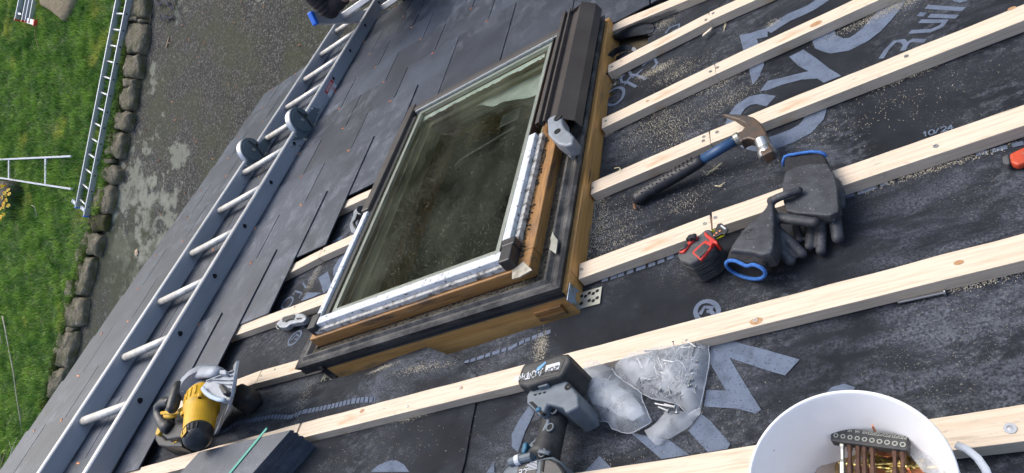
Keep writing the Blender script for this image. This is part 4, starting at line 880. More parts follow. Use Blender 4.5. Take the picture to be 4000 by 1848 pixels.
for i, p in enumerate(dps):
    h = .26; c = gat(*t(5, *p), h); b = Vector((c.x - .03, c.y + .02, 0)); o = thing('daffodil', 'yellow daffodil in bloom at the left edge of the lawn', 'daffodil', b, 'daffodils at the left edge', S=I4)
    mb = MB().tube([b, b.lerp(c, .6) + Vector((.02, 0, 0)), c], .004, 6); add(mb, 'stem', m_leafg, o)
    mb = MB(); up = Vector((rnd.uniform(-.5, .9), rnd.uniform(-.6, .6), 1)).normalized(); u = up.orthogonal().normalized(); v_ = up.cross(u)
    for k in range(6):
        a = PI * k / 3; d = u * math.cos(a) + v_ * math.sin(a); e = up.cross(d); mb.add([c, c + d * .022 + e * .014, c + d * .046 + up * .006, c + d * .022 - e * .014], [(0, 1, 2, 3)])
    add(mb, 'petals', m_yel, o); mb = MB().lathe(c, up, [(.006, 0), (.010, .012), (.016, .024), (.010, .022), (0, .006)], 10); add(mb, 'trumpet', m_yel2, o)
    mb = MB()
    for k in range(9):
        a = rnd.uniform(0, 2 * PI); l_ = rnd.uniform(.12, .26); p1 = b + Vector((math.cos(a) * .03, math.sin(a) * .03, l_ * .7)); p2 = b + Vector((math.cos(a) * l_ * .7, math.sin(a) * l_ * .5, l_)); mb.tube([b, p1, p2], [.006, .006, .001], 4, flat=.3)
    add(mb, 'leaves', m_leafg, o)
def twig(name, lab, cat, pts, r, m, h=.02, grp=None, S=I4, side=()):
    mb = MB(); P = [gat(*q, h) for q in pts]; mb.tube(P, [r * (1 - .6 * i / len(P)) for i in range(len(P))], 7)
    for sp in side: Q = [gat(*q, h) for q in sp]; mb.tube(Q, [r * .6, r * .25] if len(Q) == 2 else r * .5, 6)
    return add(mb, name, m, label=lab, cat=cat, group=grp, S=I4, smooth=True)
twig('stick', 'long bleached stick lying on the lawn at the left', 'stick', [(10, 1235), (22, 1290), (38, 1380), (52, 1450), (66, 1560), (76, 1620), (85, 1690)], .014, m_palestick, .03)
twig('branch', 'forked bare branch in the bottom left corner', 'branch', [t(9, *p) for p in ((75, 1060), (90, 1020), (100, 985), (128, 925))], .009, m_palestick, .04, side=([t(9, 90, 1020), t(9, 68, 948)],))
twig('branch', 'thicker brown branch at the bottom left edge', 'branch', [t(9, *p) for p in ((10, 1180), (15, 1110), (35, 1050), (60, 985))], .012, m_bark, .04, side=([t(9, 15, 1110), t(9, -5, 1010)],))
twig('stick', 'short stick broken off at the very left edge of the lawn', 'stick', [t(9, -10, 120), t(9, 15, 218)], .012, m_palestick, .03)
twig('twig', 'Y-shaped orange twig on the driveway', 'twig', [t(1, 1255, 360), t(1, 1263, 325), t(1, 1275, 280)], .011, mat('orange_twig', (.50, .33, .2), .8), -.08, side=([t(1, 1263, 325), t(1, 1292, 325)],))
twig('twig', 'pale forked twig beside the upper kerb stones', 'twig', [t(1, 1137, 110), t(1, 1130, 180), t(1, 1115, 215), t(1, 1100, 250)], .008, m_bark, -.075, side=([t(1, 1115, 215), t(1, 1120, 245)],))
twig('twig', 'thin twig lying on the mossy driveway beside the black stone', 'twig', [t(5, 868, 208), t(5, 862, 240), t(5, 860, 275)], .009, m_bark, -.075)
twig('twig', 'thin crooked twig in the middle of the lawn', 'twig', [t(5, 240, 360), t(5, 262, 370), t(5, 278, 440)], .007, m_palestick, .05)
twig('twig', 'dark wiry stem under the red ladder foot', 'twig', [t(1, 275, 185), t(1, 262, 260), t(1, 285, 350), t(1, 310, 385)], .006, m_bark, .05)
twig('plastic_scrap', 'bright orange plastic strip beside the round kerb boulder', 'scrap', [t(5, 858, 193), t(5, 870, 170), t(5, 886, 148)], .016, mat('orange_plastic', (.9, .16, .02), .5), -.05)
lv = [(1, 1370, 190), (1, 1770, 170), (1, 1840, 150), (1, 1500, 430), (1, 1510, 480), (1, 1300, 768), (1, 1725, 640), (1, 1780, 660), (1, 1075, 890), (1, 1325, 905), (1, 1095, 980), (1, 1120, 985), (1, 1465, 1045), (1, 1480, 1070), (1, 1540, 325), (1, 1425, 300), (1, 1820, 15), (1, 1835, 60), (1, 1550, 90), (5, 955, 55), (5, 1200, 20), (5, 1210, 428), (5, 1395, 268), (5, 990, 760), (5, 800, 1055), (2, 60, 45), (2, 325, 340), (5, 1605, 10), (1, 640, 450), (1, 195, 270), (5, 240, 950), (9, 208, 430), (5, 460, 785)]
for n, x, y in lv:
    lawnp = x < 900 and n in (1, 5, 9) and not (n == 5 and x > 780); h = .05 if lawnp else -.08; c = gat(*t(n, x, y), h); a = rnd.uniform(0, PI); s = rnd.uniform(.018, .036); d = Vector((math.cos(a), math.sin(a), .1)) * s; e = Vector((-math.sin(a), math.cos(a), .3)) * s * .4
    mb = MB().add([c - d, c - d * .2 + e, c + d, c - d * .1 - e, c + Vector((0, 0, .008))], [(0, 4, 1), (1, 4, 2), (2, 4, 3), (3, 4, 0)]); add(mb, 'fallen_leaf', m_deadleaf, label='small curled brown leaf lying on the ground beyond the roof', cat='leaf', group='fallen leaves on driveway and lawn', S=I4)
c = gat(*t(5, 1030, 718), -.08); mb = MB().add([c + Vector(q) * .6 for q in ((-.09, -.03, 0), (-.05, .07, .01), (.03, .10, 0), (.09, .04, .02), (.06, -.05, 0), (-.01, -.08, .01), (0, 0, .025))], [(i, (i + 1) % 6, 6) for i in range(6)]); add(mb, 'fallen_leaf', mat('pale_leaf', (.50, .36, .24), .8), label='large pale sycamore leaf on the mossy driveway', cat='leaf', S=I4)
m_strap = mat('dark_webbing', (.012, .016, .032), .8)
P = [gat(*t(1, *p), -.06 + .02 * (i % 3)) for i, p in enumerate(((1168, -30), (1165, 15), (1195, 38), (1235, 10), (1258, 5), (1262, 45), (1292, 40), (1305, 75), (1272, 88), (1255, 120), (1240, 165), (1212, 140), (1200, 100), (1235, 110), (1250, 135), (1290, 140), (1318, 110), (1308, 60), (1300, 10), (1290, -40)))]
mb = MB().tube(P, .024, 6, flat=.25); add(mb, 'webbing_strap', m_strap, label='dark navy webbing strap heaped on the driveway', cat='strap', S=I4, smooth=True, sub=1)
# ------------------------------------------------------------------ slate bundle
pack = thing('slate_bundle', 'strapped stack of new dark slates resting on the membrane at the bottom edge', 'slate bundle', (-.9, -.05, .0))
zt0 = .083; c1 = at(1137, 1676, zt0); dA = (at(700, 1782, zt0) - c1).normalized(); dB = (at(985, 1848, zt0) - c1).normalized(); rs2 = random.Random(4)
for i in range(15):
    z = .0035 + i * .0053; j = Vector((rs2.uniform(-.0018, .0018), rs2.uniform(-.0018, .0018), 0)); top = c1 + j; top.z = z
    q = [top, top + dA * .36, top + dA * .36 + dB * .62, top + dB * .62]; mb = MB().prism(q, (0, 0, .0046)); add(mb, 'slate', m_slate, pack, bev=.0006, segs=1)
m_gstrap = mat('green_strap', (.05, .32, .24), .5)
mb = MB(); s0 = at(*t(9, 1935, 948), zt0 + .001); s1 = at(*t(9, 1735, 1190), zt0 + .001); d = (s1 - s0).normalized(); a_ = s0 - d * .035; mb.bar(a_, s1 + d * .4, .009, .0012)
add(mb, 'strap', m_gstrap, pack)
# ------------------------------------------------------------------ hammer
def zh_(x, y): return (2440 + x / 2.975, 420 + y / 2.975)
def zg(x, y): return (2600 + x / 2.1243, 560 + y / 2.1243)
def zd(x, y): return (1920 + x / 2.3425, 1340 + y / 2.3425)
def zs(x, y): return (560 + x / 2.833, 1380 + y / 2.833)
def zb(x, y): return (2900 + x / 2.576, 1500 + y / 2.576)
def zk(x, y): return (1060 + x / 3.5, 1180 + y / 3.5)
m_ham = mat('rusty_steel', (.13, .115, .105), .42, metal=.75, c2=(.20, .13, .09), scale=30, bump=.0005, bscale=120, specks=(.06, .09, .14), spscale=60, spthr=.64)
m_hblue = mat('worn_blue_paint', (.020, .065, .16), .45, c2=(.035, .09, .19), scale=20, specks=(.42, .36, .28), spscale=60, spthr=.66)
hm = thing('claw_hammer', 'claw hammer with blue shaft and black perforated grip lying across a batten', 'hammer', at(2800, 640, .0))
out = [(1115, 76), (1180, 70), (1300, 74), (1420, 88), (1500, 112), (1570, 165), (1620, 240), (1648, 300), (1655, 380), (1690, 440), (1725, 500), (1600, 560), (1565, 500), (1550, 440), (1505, 375), (1430, 352), (1380, 370), (1345, 400), (1310, 340), (1345, 285), (1388, 230), (1395, 182), (1320, 140), (1220, 112)]
mb = MB().prism([at(*zh_(*p), .062) for p in out], [Vector((0, 0, -.022)) if i not in (0, 1, 2, 22, 23) else Vector((0, 0, -.010)) for i in range(24)])
hd_ = add(mb, 'head', m_ham, hm, bev=.005, segs=3)
a, b = at(*zh_(1625, 470), .052), at(*zh_(1672, 578), .044); d = (b - a).normalized(); mb = MB().tube([a - d * .02, a, b - d * .012, b - d * .002, b], [.012, .0135, .0165, .0165, .0145], 24); add(mb, 'striking_face', m_steel, hd_, smooth=False, bev=.001)
a, b = at(*zh_(1345, 350), .050), at(*zh_(1285, 385), .049); mb = MB().tube([a, b], .0135, 18); add(mb, 'collar', m_galv, hd_, bev=.002)
a, b = at(*zh_(1300, 372), .049), at(*zh_(890, 612), .040); mb = MB().tube([a, b], .0112, 18, flat=.85); add(mb, 'shaft', m_hblue, hm, smooth=True)
m_gripr = mat('grip_rubber', (.016, .017, .022), .5, c2=(.045, .046, .05), scale=60, lo=.5, hi=.8, specks=(.15, .15, .15), spscale=350, spthr=.68)
gp = [at(*zh_(x, y), z) for x, y, z in ((908, 605, .040), (850, 640, .038), (650, 755, .031), (450, 868, .026), (250, 985, .020), (160, 1050, .017), (120, 1075, .016))]
mb = MB().tube(gp, [.0125, .0135, .0155, .0160, .0162, .0170, .0145], 22, flat=.9); gr = add(mb, 'grip', m_gripr, hm, smooth=True)
gd = (gp[4] - gp[1]).normalized(); sdv = Vector((0, 0, 1)).cross(gd).normalized(); mb = MB()
for i in range(15):
    f = .06 + .9 * i / 14; p = gp[1].lerp(gp[5], f)
    for k, o_ in enumerate((-.5, 0, .5)):
        th2 = o_ + (.25 if i % 2 else 0) - .3; q = p + sdv * (math.sin(th2) * .0158) + Vector((0, 0, math.cos(th2) * .0146)); mb.ball(q, .0016, 4, 6)
add(mb, 'grip_holes', m_dark, gr, kind='stuff')
mb = MB().tube([at(*zh_(112, 1120), .012), at(*zh_(125, 1180), .004)], .003, 8); add(mb, 'hanging_cord', m_deadleaf, hm)
# ------------------------------------------------------------------ tape measure
tp = thing('tape_measure', 'red and grey tape measure with its yellow blade poking out against a batten', 'tape measure', at(*zg(250, 900), 0))
m_tgrey = mat('tape_grey_rubber', (.055, .058, .062), .65, c2=(.10, .10, .10), scale=50, bump=.0004, bscale=200)
mb = MB().prism([at(*zg(*p), .060) for p in ((88, 925), (115, 890), (325, 712), (368, 706), (400, 765), (420, 815), (402, 862), (330, 930), (205, 1000), (120, 970))], (0, 0, -.057)); tb = add(mb, 'case', m_tgrey, tp, bev=.008, segs=4)
mb = MB(); 
for k in range(3):
    o_ = .014 + .012 * k; pts = [at(*zg(*p), .060) + Vector((0, 0, -o_)) for p in ((92, 935), (120, 975), (205, 1004), (325, 938), (402, 868))]; c_ = at(*zg(250, 860), .06 - o_); mb.tube([c_ + (p - c_) * 1.012 for p in pts], .0022, 6)
add(mb, 'ribs', m_black, tb)
mb = MB().prism([at(*zg(*p), .0625) for p in ((215, 905), (245, 870), (330, 800), (395, 830), (375, 870), (290, 970))], (0, 0, -.006)); o = add(mb, 'side_panel', m_red, tp, bev=.002)
mb = MB().prism([at(*zg(*p), .0635) for p in ((232, 905), (320, 825), (372, 850), (288, 955))], (0, 0, -.006)); o2 = add(mb, 'dark_panel', m_black, o, bev=.0015)
mb = MB()
for k in range(6): a, b = at(*zg(246 + k * 10, 895 - k * 10 + 4), .0642), at(*zg(286 + k * 11, 945 - k * 10), .0642); mb.bar(a, b, .0018, .0012)
add(mb, 'panel_ribs', m_tgrey, o2)
mb = MB().prism([at(*zg(*p), .066) for p in ((318, 722), (350, 752), (430, 812), (428, 836), (395, 822), (372, 858), (345, 830), (365, 800), (320, 762))], (0, 0, -.020)); add(mb, 'front_lip', m_red, tp, bev=.002)
mb = MB().prism([at(*zg(*p), .0640) for p in ((105, 905), (120, 890), (188, 812), (262, 770), (268, 778), (200, 835), (150, 905))], (0, 0, -.010)); add(mb, 'belt_side', m_red, tp, bev=.002)
mb = MB().tube([at(*zg(*p), .063) for p in ((118, 888), (160, 868), (180, 842))], .004, 8); mb.tube([at(*zg(*p), .066) for p in ((192, 808), (210, 782), (235, 772), (228, 800))], .006, 8); add(mb, 'wrist_strap', m_black, tp)
m_tyel = mat('tape_yellow', (.80, .78, .02), .4, c2=(.65, .62, .02), scale=60)
mb = MB(); rows_ = []
for k in range(7):
    f = k / 6; a = at(*zg(370, 730), .052).lerp(at(*zg(465, 690), .055), f); b = at(*zg(410, 805), .040).lerp(at(*zg(488, 766), .036), f)
    for j in range(5): g_2 = j / 4; p = a.lerp(b, g_2); p.z -= .006 * math.sin(PI * g_2); rows_.append(p)
mb.add(rows_, [(i * 5 + j, i * 5 + j + 1, i * 5 + j + 6, i * 5 + j + 5) for i in range(6) for j in range(4)]); bl_ = add(mb, 'blade', m_tyel, tp, solid=.0006)
mb = MB().prism([at(*zg(*p), .056) for p in ((388, 758), (432, 668), (462, 660), (518, 705), (516, 722), (492, 756), (470, 748), (420, 775), (398, 778))], (0, 0, -.003)); hk = add(mb, 'end_hook', m_black, bl_, bev=.0006)
for p in ((425, 745), (452, 728), (405, 765)): mb = MB().lathe(at(*zg(*p), .0563), (0, 0, 1), [(.0022, 0), (.002, .0012), (0, .0016)], 10); add(mb, 'rivet', m_copper, hk)
mb = MB().tube([at(*zg(462, 684), .0568), at(*zg(500, 712), .0568)], .0016, 6); add(mb, 'hook_slot', m_white, hk)
# ------------------------------------------------------------------ gloves
m_glove = mat('coated_glove', (.022, .024, .030), .62, c2=(.065, .069, .080), scale=26, lo=.35, hi=.7, bump=.0018, bscale=38, specks=(.24, .24, .25), spscale=260, spthr=.63)
m_knit = mat('black_knit', (.012, .012, .014), .9, c2=(.03, .03, .033), scale=260, bump=.0012, bscale=420)
m_bcuff = mat('blue_cuff', (.05, .19, .55), .8, c2=(.03, .11, .36), scale=200, bump=.0008, bscale=300)
def fingers(mb, L_):
    for pts, r in L_:
        P = [at(*zg(x, y), z) for x, y, z in pts]; rr = [q_ * .52 for q_ in r]
        mb.tube(P, rr, 14, flat=.86); mb.ball(P[-1], rr[-1] * .98, 8, 12); mb.ball(P[0], rr[0], 8, 12)
g1 = thing('work_glove', 'black coated work glove lying palm up over a batten, cuff towards the hammer', 'glove', at(*zg(1200, 400), 0), 'pair of black work gloves')
mb = MB(); mb.prism([at(*zg(*p), .055) for p in ((992, 235), (1080, 190), (1200, 165), (1345, 165), (1392, 240), (1420, 330), (1430, 450), (1440, 560), (1360, 600), (1240, 590), (1100, 580), (1000, 560), (972, 470), (968, 380), (975, 300))], (0, 0, -.018))
fingers(mb, [([(1395, 570, .040), (1408, 650, .026), (1430, 785, .014)], [.0215, .0195, .0190]), ([(1300, 560, .040), (1298, 700, .018), (1288, 892, .012)], [.017, .0155, .0160]), ([(1225, 570, .038), (1208, 700, .016), (1194, 858, .012)], [.017, .0160, .0160]), ([(1100, 570, .034), (1082, 690, .014), (1108, 805, .012)], [.017, .0150, .0150]), ([(1400, 340, .040), (1435, 420, .034), (1445, 520, .026)], [.022, .0205, .0175])])
add(mb, 'glove_body', m_glove, g1, remesh=.0022, rit=3)
mb = MB(); ca = [(984, 170), (1000, 232), (1080, 205), (1200, 185), (1345, 178)]; cb = [(982, 118), (1060, 90), (1200, 72), (1300, 80), (1330, 118)]
mb.prism([at(*zg(*p), .052) for p in ((980, 160), (985, 118), (1060, 92), (1200, 74), (1295, 82), (1330, 118), (1350, 190), (1340, 215), (1200, 200), (1080, 215), (1000, 250), (985, 215))], (0, 0, -.024)); add(mb, 'knit_cuff', m_knit, g1, bev=.007, segs=4)
mb = MB().tube([at(*zg(*p), z) for p, z in (((978, 185), .036), ((975, 150), .045), ((988, 112), .052), ((1020, 98), .054), ((1060, 92), .056), ((1120, 82), .055), ((1200, 70), .056), ((1270, 72), .055), ((1312, 85), .052), ((1332, 112), .046))], .0028, 8); add(mb, 'cuff_hem', m_bcuff, g1, smooth=True)
g2 = thing('work_glove', 'black coated work glove with its open blue-rimmed cuff facing the camera', 'glove', at(*zg(750, 850), 0), 'pair of black work gloves')
mb = MB(); mb.prism([at(*zg(*p), .070) for p in ((862, 450), (892, 500), (896, 620), (898, 760), (888, 860), (868, 910), (800, 925), (700, 900), (600, 890), (530, 890), (545, 850), (600, 770), (660, 690), (760, 610), (830, 530))], (0, 0, -.034))
fingers(mb, [([(880, 480, .060), (925, 455, .066), (1010, 420, .068), (1105, 392, .064)], [.016, .0150, .0150, .0140]), ([(880, 610, .050), (1000, 625, .050), (1120, 640, .050), (1238, 657, .048)], [.019, .0185, .0175, .0165]), ([(880, 690, .042), (960, 760, .034), (1060, 850, .024), (1130, 920, .018)], [.019, .0185, .018, .0170]), ([(870, 820, .034), (940, 880, .028), (1035, 975, .019)], [.0195, .0190, .0175])])
add(mb, 'glove_body', m_glove, g2, remesh=.0022, rit=3)
mb = MB(); n = 28; cen = Vector(zg(665, 1048)).to_3d() if 0 else None
hemp = [(497, 1000), (512, 975), (555, 968), (610, 985), (660, 1018), (690, 1020), (715, 1002), (765, 1015), (815, 1045), (834, 1080), (815, 1115), (760, 1130), (680, 1120), (600, 1092), (540, 1055), (508, 1025)]
hz_ = [.050, .056, .058, .056, .052, .052, .055, .055, .050, .040, .028, .018, .012, .014, .024, .040]
hem = [at(*zg(*p), z) for p, z in zip(hemp, hz_)]
mb = MB().tube(hem, .0036, 8, closed=True); add(mb, 'cuff_hem', m_bcuff, g2, smooth=True, sub=1)
bodyr = [(520, 905), (545, 850), (600, 800), (650, 780), (700, 780), (750, 790), (790, 800), (830, 820), (865, 850), (885, 900), (882, 950), (860, 1000), (780, 1010), (700, 980), (600, 960), (530, 940)]
bz = [.050, .062, .070, .072, .072, .072, .070, .068, .062, .050, .036, .022, .018, .018, .024, .036]
br_ = [at(*zg(*p), z) for p, z in zip(bodyr, bz)]; n = 16; mb = MB(); inn = [sum(hem, Vector()) / n + (h_ - sum(hem, Vector()) / n) * .2 + (br_[(i)] - h_) * .8 for i, h_ in enumerate(hem)]
mb.add(hem + br_, [(i, (i + 1) % n, n + (i + 1) % n, n + i) for i in range(n)]); add(mb, 'knit_cuff', m_knit, g2, smooth=True, solid=.002, sub=1)
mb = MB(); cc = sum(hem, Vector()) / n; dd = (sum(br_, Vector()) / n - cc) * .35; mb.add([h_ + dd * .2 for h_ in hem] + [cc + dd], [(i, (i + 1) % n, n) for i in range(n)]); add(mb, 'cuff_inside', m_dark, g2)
# pale print on the glove back
mb = MB(); writing('SCRE', at(*zg(634, 745), .074), at(*zg(690, 715), .074) - at(*zg(634, 745), .074), Vector((-.3, .8, 0)), Vector((0, 0, 1)), .0045, .0008, mb); add(mb, 'print', m_castal if 0 else m_tgrey, g2)
# ------------------------------------------------------------------ utility knife
m_knife = mat('knife_grey', (.40, .42, .45), .4, metal=.3, c2=(.28, .30, .32), scale=40)
kn = thing('utility_knife', 'grey and black folding utility knife leaning against a batten left of the window', 'knife', at(*zk(260, 260), 0))
mb = MB().prism([at(*zk(*p), .030) for p in ((60, 298), (95, 260), (150, 205), (185, 185), (310, 152), (420, 150), (465, 175), (475, 215), (455, 245), (420, 272), (330, 285), (250, 300), (215, 335), (180, 348), (105, 345))], (0, 0, -.018)); kb = add(mb, 'body', m_knife, kn, bev=.004, segs=3)
mb = MB().prism([at(*zk(*p), .0325) for p in ((140, 235), (160, 205), (300, 165), (322, 175), (315, 215), (240, 228), (170, 262), (148, 268))], (0, 0, -.006)); add(mb, 'grip_inlay', m_black, kb, bev=.002)
mb = MB().prism([at(*zk(*p), .0315) for p in ((185, 262), (210, 240), (300, 222), (318, 236), (240, 252), (195, 278))], (0, 0, -.006)); add(mb, 'slider_slot', m_dark, kb)
mb = MB().prism([at(*zk(*p), .0315) for p in ((338, 228), (345, 215), (408, 212), (405, 228), (350, 238))], (0, 0, -.004)); add(mb, 'name_plate', m_black, kb)
mb = MB().tube([at(*zk(*p), .022) for p in ((75, 305), (72, 335), (85, 360), (108, 370))], [.003, .003, .002, .001], 8); add(mb, 'hook_blade', m_galv, kn)
# ------------------------------------------------------------------ impact driver
m_dgrey = mat('blue_grey_plastic', (.095, .118, .142), .5, c2=(.14, .17, .20), scale=30, specks=(.30, .30, .28), spscale=260, spthr=.70, bump=.0002, bscale=300)
m_teal = mat('teal_plastic', (.010, .11, .20), .45)
dr = thing('impact_driver', 'blue-grey cordless impact driver lying on the membrane, big black battery on the batten', 'cordless tool', at(*zd(500, 700), 0))
def D(pts, z1, z0): return MB().prism([at(*zd(*p), z1) for p in pts], (0, 0, z0 - z1))
bt = add(D([(228, 350), (262, 240), (292, 182), (350, 168), (620, 96), (690, 90), (722, 118), (722, 165), (650, 290), (620, 308), (330, 398), (250, 390)], .104, .030), 'battery', m_blackdust, dr, bev=.007, segs=4)
add(D([(262, 330), (300, 220), (470, 165), (640, 130), (670, 150), (620, 270), (600, 285), (290, 345)], .1048, .1), 'battery_label', m_black, bt, bev=.0008)
add(D([(488, 262), (500, 205), (622, 172), (628, 190), (610, 240)], .1055, .1), 'white_label', m_white, bt)
rt = at(*zd(495, 215), .107) - at(*zd(610, 182), .107)
mb = writing('20/40V', at(*zd(612, 208), .1057), at(*zd(495, 238), .1057) - at(*zd(612, 208), .1057), at(*zd(620, 250), .1057) - at(*zd(612, 205), .1057), Vector((0, 0, 1)), .0095, .0016); add(mb, 'label_print', m_black, bt)
mb = writing('ACTIV', at(*zd(470, 235), .105), at(*zd(340, 268), .105) - at(*zd(470, 235), .105), at(*zd(475, 275), .105) - at(*zd(470, 235), .105), Vector((0, 0, 1)), .013, .0022); writing('ENERGY', at(*zd(415, 264), .105), at(*zd(300, 290), .105) - at(*zd(415, 264), .105), at(*zd(420, 305), .105) - at(*zd(415, 264), .105), Vector((0, 0, 1)), .0085, .0013, mb); add(mb, 'brand_print', m_white, bt)
add(D([(400, 268), (420, 225), (495, 168), (498, 180), (440, 245), (415, 290)], .1054, .1), 'flash_mark', mat('print_blue', (.12, .35, .62), .5), bt)
for k in range(4):
    p = at(*zd(772 + 9 * k, 330 + 14 * k), .058); mb = MB().box(p + Vector((0, 0, 0)), (.002, .006, .010)); add(mb, 'charge_light', m_white, bt)
hs_ = add(D([(320, 478), (372, 390), (425, 362), (640, 304), (672, 330), (735, 400), (790, 470), (800, 580), (700, 632), (665, 636), (655, 595), (512, 560), (478, 640), (440, 662), (318, 545)], .088, .022), 'foot_housing', m_dgrey, dr, bev=.008, segs=4)
add(D([(420, 408), (430, 345), (516, 326), (518, 345), (512, 385)], .097, .088), 'belt_clip_mount', m_dgrey, hs_, bev=.002)
for k in range(3): add(D([(380 + 42 * k, 472 - 10 * k), (410 + 42 * k, 462 - 10 * k), (412 + 42 * k, 472 - 10 * k), (392 + 42 * k, 482 - 10 * k)], .0888, .086), 'vent_slot', m_dark, hs_)
add(D([(338, 540), (375, 530), (485, 640), (450, 652)], .0885, .08), 'control_panel', m_dark, hs_, bev=.001)
mb = MB().ball(at(*zd(430, 608), .088), (.0055, .0045, .003), 6, 12); add(mb, 'mode_button', m_teal, hs_)
mb = MB().lathe(at(*zd(698, 400), .0885), (0, 0, 1), [(.0065, 0), (.004, .0006), (0, -.001)], 14); add(mb, 'screw_recess', m_dark, hs_)
gp = [at(*zd(x, y), .052) for x, y in ((590, 600), (575, 720), (545, 860), (500, 1000), (480, 1060))]
mb = MB().tube(gp, [.0215, .021, .021, .0235, .028], 20, flat=1.05); gq = add(mb, 'grip', m_blackdust, dr, smooth=True)
mb = MB().tube([at(*zd(x, y), z) for x, y, z in ((560, 590, .0745), (520, 600, .074), (495, 680, .070), (520, 720, .074), (450, 850, .071), (362, 930, .068), (440, 990, .078), (530, 1010, .080))], .0038, 8, flat=.5); add(mb, 'grip_edge', m_dgrey, gq, smooth=True)
for p in ((537, 772), (570, 615), (466, 1008)):
    mb = MB().lathe(at(*zd(*p), .0738), (0, 0, 1), [(.0078, 0), (.0072, .0016), (.0055, .0016), (.005, -.001)], 16); o = add(mb, 'screw_boss', m_dgrey, gq); mb = MB().lathe(at(*zd(*p), .0736), (0, 0, 1), [(.0052, 0.0006), (0, .0004)], 12); add(mb, 'screw_recess', m_dark, o)
add(D([(265, 1000), (285, 908), (325, 902), (318, 960), (300, 1005)], .055, .035), 'trigger', m_teal, dr, bev=.003)
hd2 = add(D([(60, 1195), (130, 1120), (172, 1085), (205, 1035), (300, 1010), (420, 1045), (480, 1030), (545, 1020), (620, 1070), (690, 1195), (720, 1400), (30, 1400)], .090, .004), 'motor_housing', m_dgrey, dr, bev=.012, segs=4)
add(D([(440, 1060), (530, 1050), (600, 1080), (655, 1150), (690, 1260), (560, 1300), (430, 1280)], .0935, .08), 'rear_cover', m_black, hd2, bev=.004)
add(D([(455, 1170), (470, 1070), (486, 1068), (472, 1178)], .0945, .092), 'cooling_slot', m_dark, hd2)
add(D([(228, 1200), (248, 1108), (425, 1076), (402, 1200)], .0908, .088), 'rating_plate', m_black, hd2)
mb = MB()
for i, w_ in enumerate((.55, .8, .9, .7, .95, .85)):
    a, b = at(*zd(300, 1104 + i * 13), .0912), at(*zd(418, 1082 + i * 13), .0912); mb.bar(a.lerp(b, 1 - w_), b, .0009, .0003)
writing('CE', at(*zd(322, 1150), .0912), at(*zd(285, 1158), .0912) - at(*zd(322, 1150), .0912), at(*zd(325, 1170), .0912) - at(*zd(322, 1150), .0912), Vector((0, 0, 1)), .009, .0013, mb); add(mb, 'plate_print', m_white, hd2)
add(D([(298, 1022), (345, 1000), (372, 1000), (368, 1028), (302, 1036)], .094, .08), 'direction_switch', m_teal, hd2, bev=.002)
mb = MB().tube([at(*zd(175, 1095), .092), at(*zd(240, 1070), .094), at(*zd(370, 1040), .094)], .007, 10); add(mb, 'collar_tube', m_dgrey, hd2); mb = MB().tube([at(*zd(225, 1076), .094), at(*zd(265, 1064), .094)], .0082, 12); add(mb, 'white_band', m_white, hd2)
# ------------------------------------------------------------------ circular saw
m_sy = mat('yellow_plastic', (.75, .43, .012), .45, c2=(.62, .35, .02), scale=30, specks=(.35, .25, .12), spscale=120, spthr=.70); m_castal = mat('cast_aluminium', (.36, .39, .43), .55, metal=.2, c2=(.27, .29, .33), scale=20, specks=(.65, .66, .68), spscale=60, spthr=.64)
sw = thing('circular_saw', 'yellow and black cordless circular saw standing on its battery, silver guard towards the eave', 'circular saw', at(*zs(600, 800), 0))
def Z(pts, z1, z0): return MB().prism([at(*zs(*p), z1) for p in pts], (0, 0, z0 - z1))
# motor housing along its axis
A = at(*zs(668, 470), .115); Bv = at(*zs(590, 985), .125); dm = (Bv - A).normalized(); q = lambda f, o_=0: A.lerp(Bv, f)
mb = MB().tube([q(-.02), q(.02), q(.32), q(.36), q(.72), q(.80)], [.041, .0440, .0445, .0405, .0365, .0355], 36, flat=1.0); mh = add(mb, 'motor_housing', m_sy, sw, smooth=False, bev=.002)
mb = MB().tube([q(.80), q(.84), q(.93), q(1.0), q(1.03)], [.0362, .0358, .0335, .025, .008], 32); ec = add(mb, 'motor_cap', m_black, sw, smooth=True)
sdm = Vector((0, 0, 1)).cross(dm).normalized(); um = dm.cross(sdm); um = um if um.z > 0 else -um
def onm(f, ang, r): return q(f) + sdm * (math.sin(ang) * r) + um * (math.cos(ang) * r)
for k in range(5):
    an = -.75 + k * .30; mb = MB().tube([onm(.06, an, .0443), onm(.26, an, .0448)], .0024, 8); add(mb, 'housing_rib', m_sy, mh, smooth=True)
for k in range(6):
    an = -.55 + k * .27; mb = MB().bar(onm(.83, an, .0358), onm(.93, an, .0338), .0055, .003, um); add(mb, 'cooling_slot', m_dark, ec)
for an in (-.95, .75): 
    mb = MB().tube([onm(.30, an, .045), onm(.37, an, .043)], .0065, 12); o = add(mb, 'screw_boss', m_sy, mh, bev=.001); mb = MB().tube([onm(.37, an, .043), onm(.372, an, .043)], .0035, 10); add(mb, 'screw_recess', m_dark, o)
ctr = onm(.955, -.25, .049); mb = MB().prism([onm(.86, -.5, .0372), onm(.86, .1, .0372), onm(.96, .1, .0345), onm(.96, -.5, .0345)][::-1], um * .0012) 
npl = add(mb, 'name_plate', m_sy, ec)
mb = writing('DEWALT', onm(.955, -.35, .0360) + um * .0022, onm(.87, -.35, .0372) - onm(.97, -.35, .0345), sdm * -1, um, .0062, .0010); add(mb, 'name_print', m_black, npl)
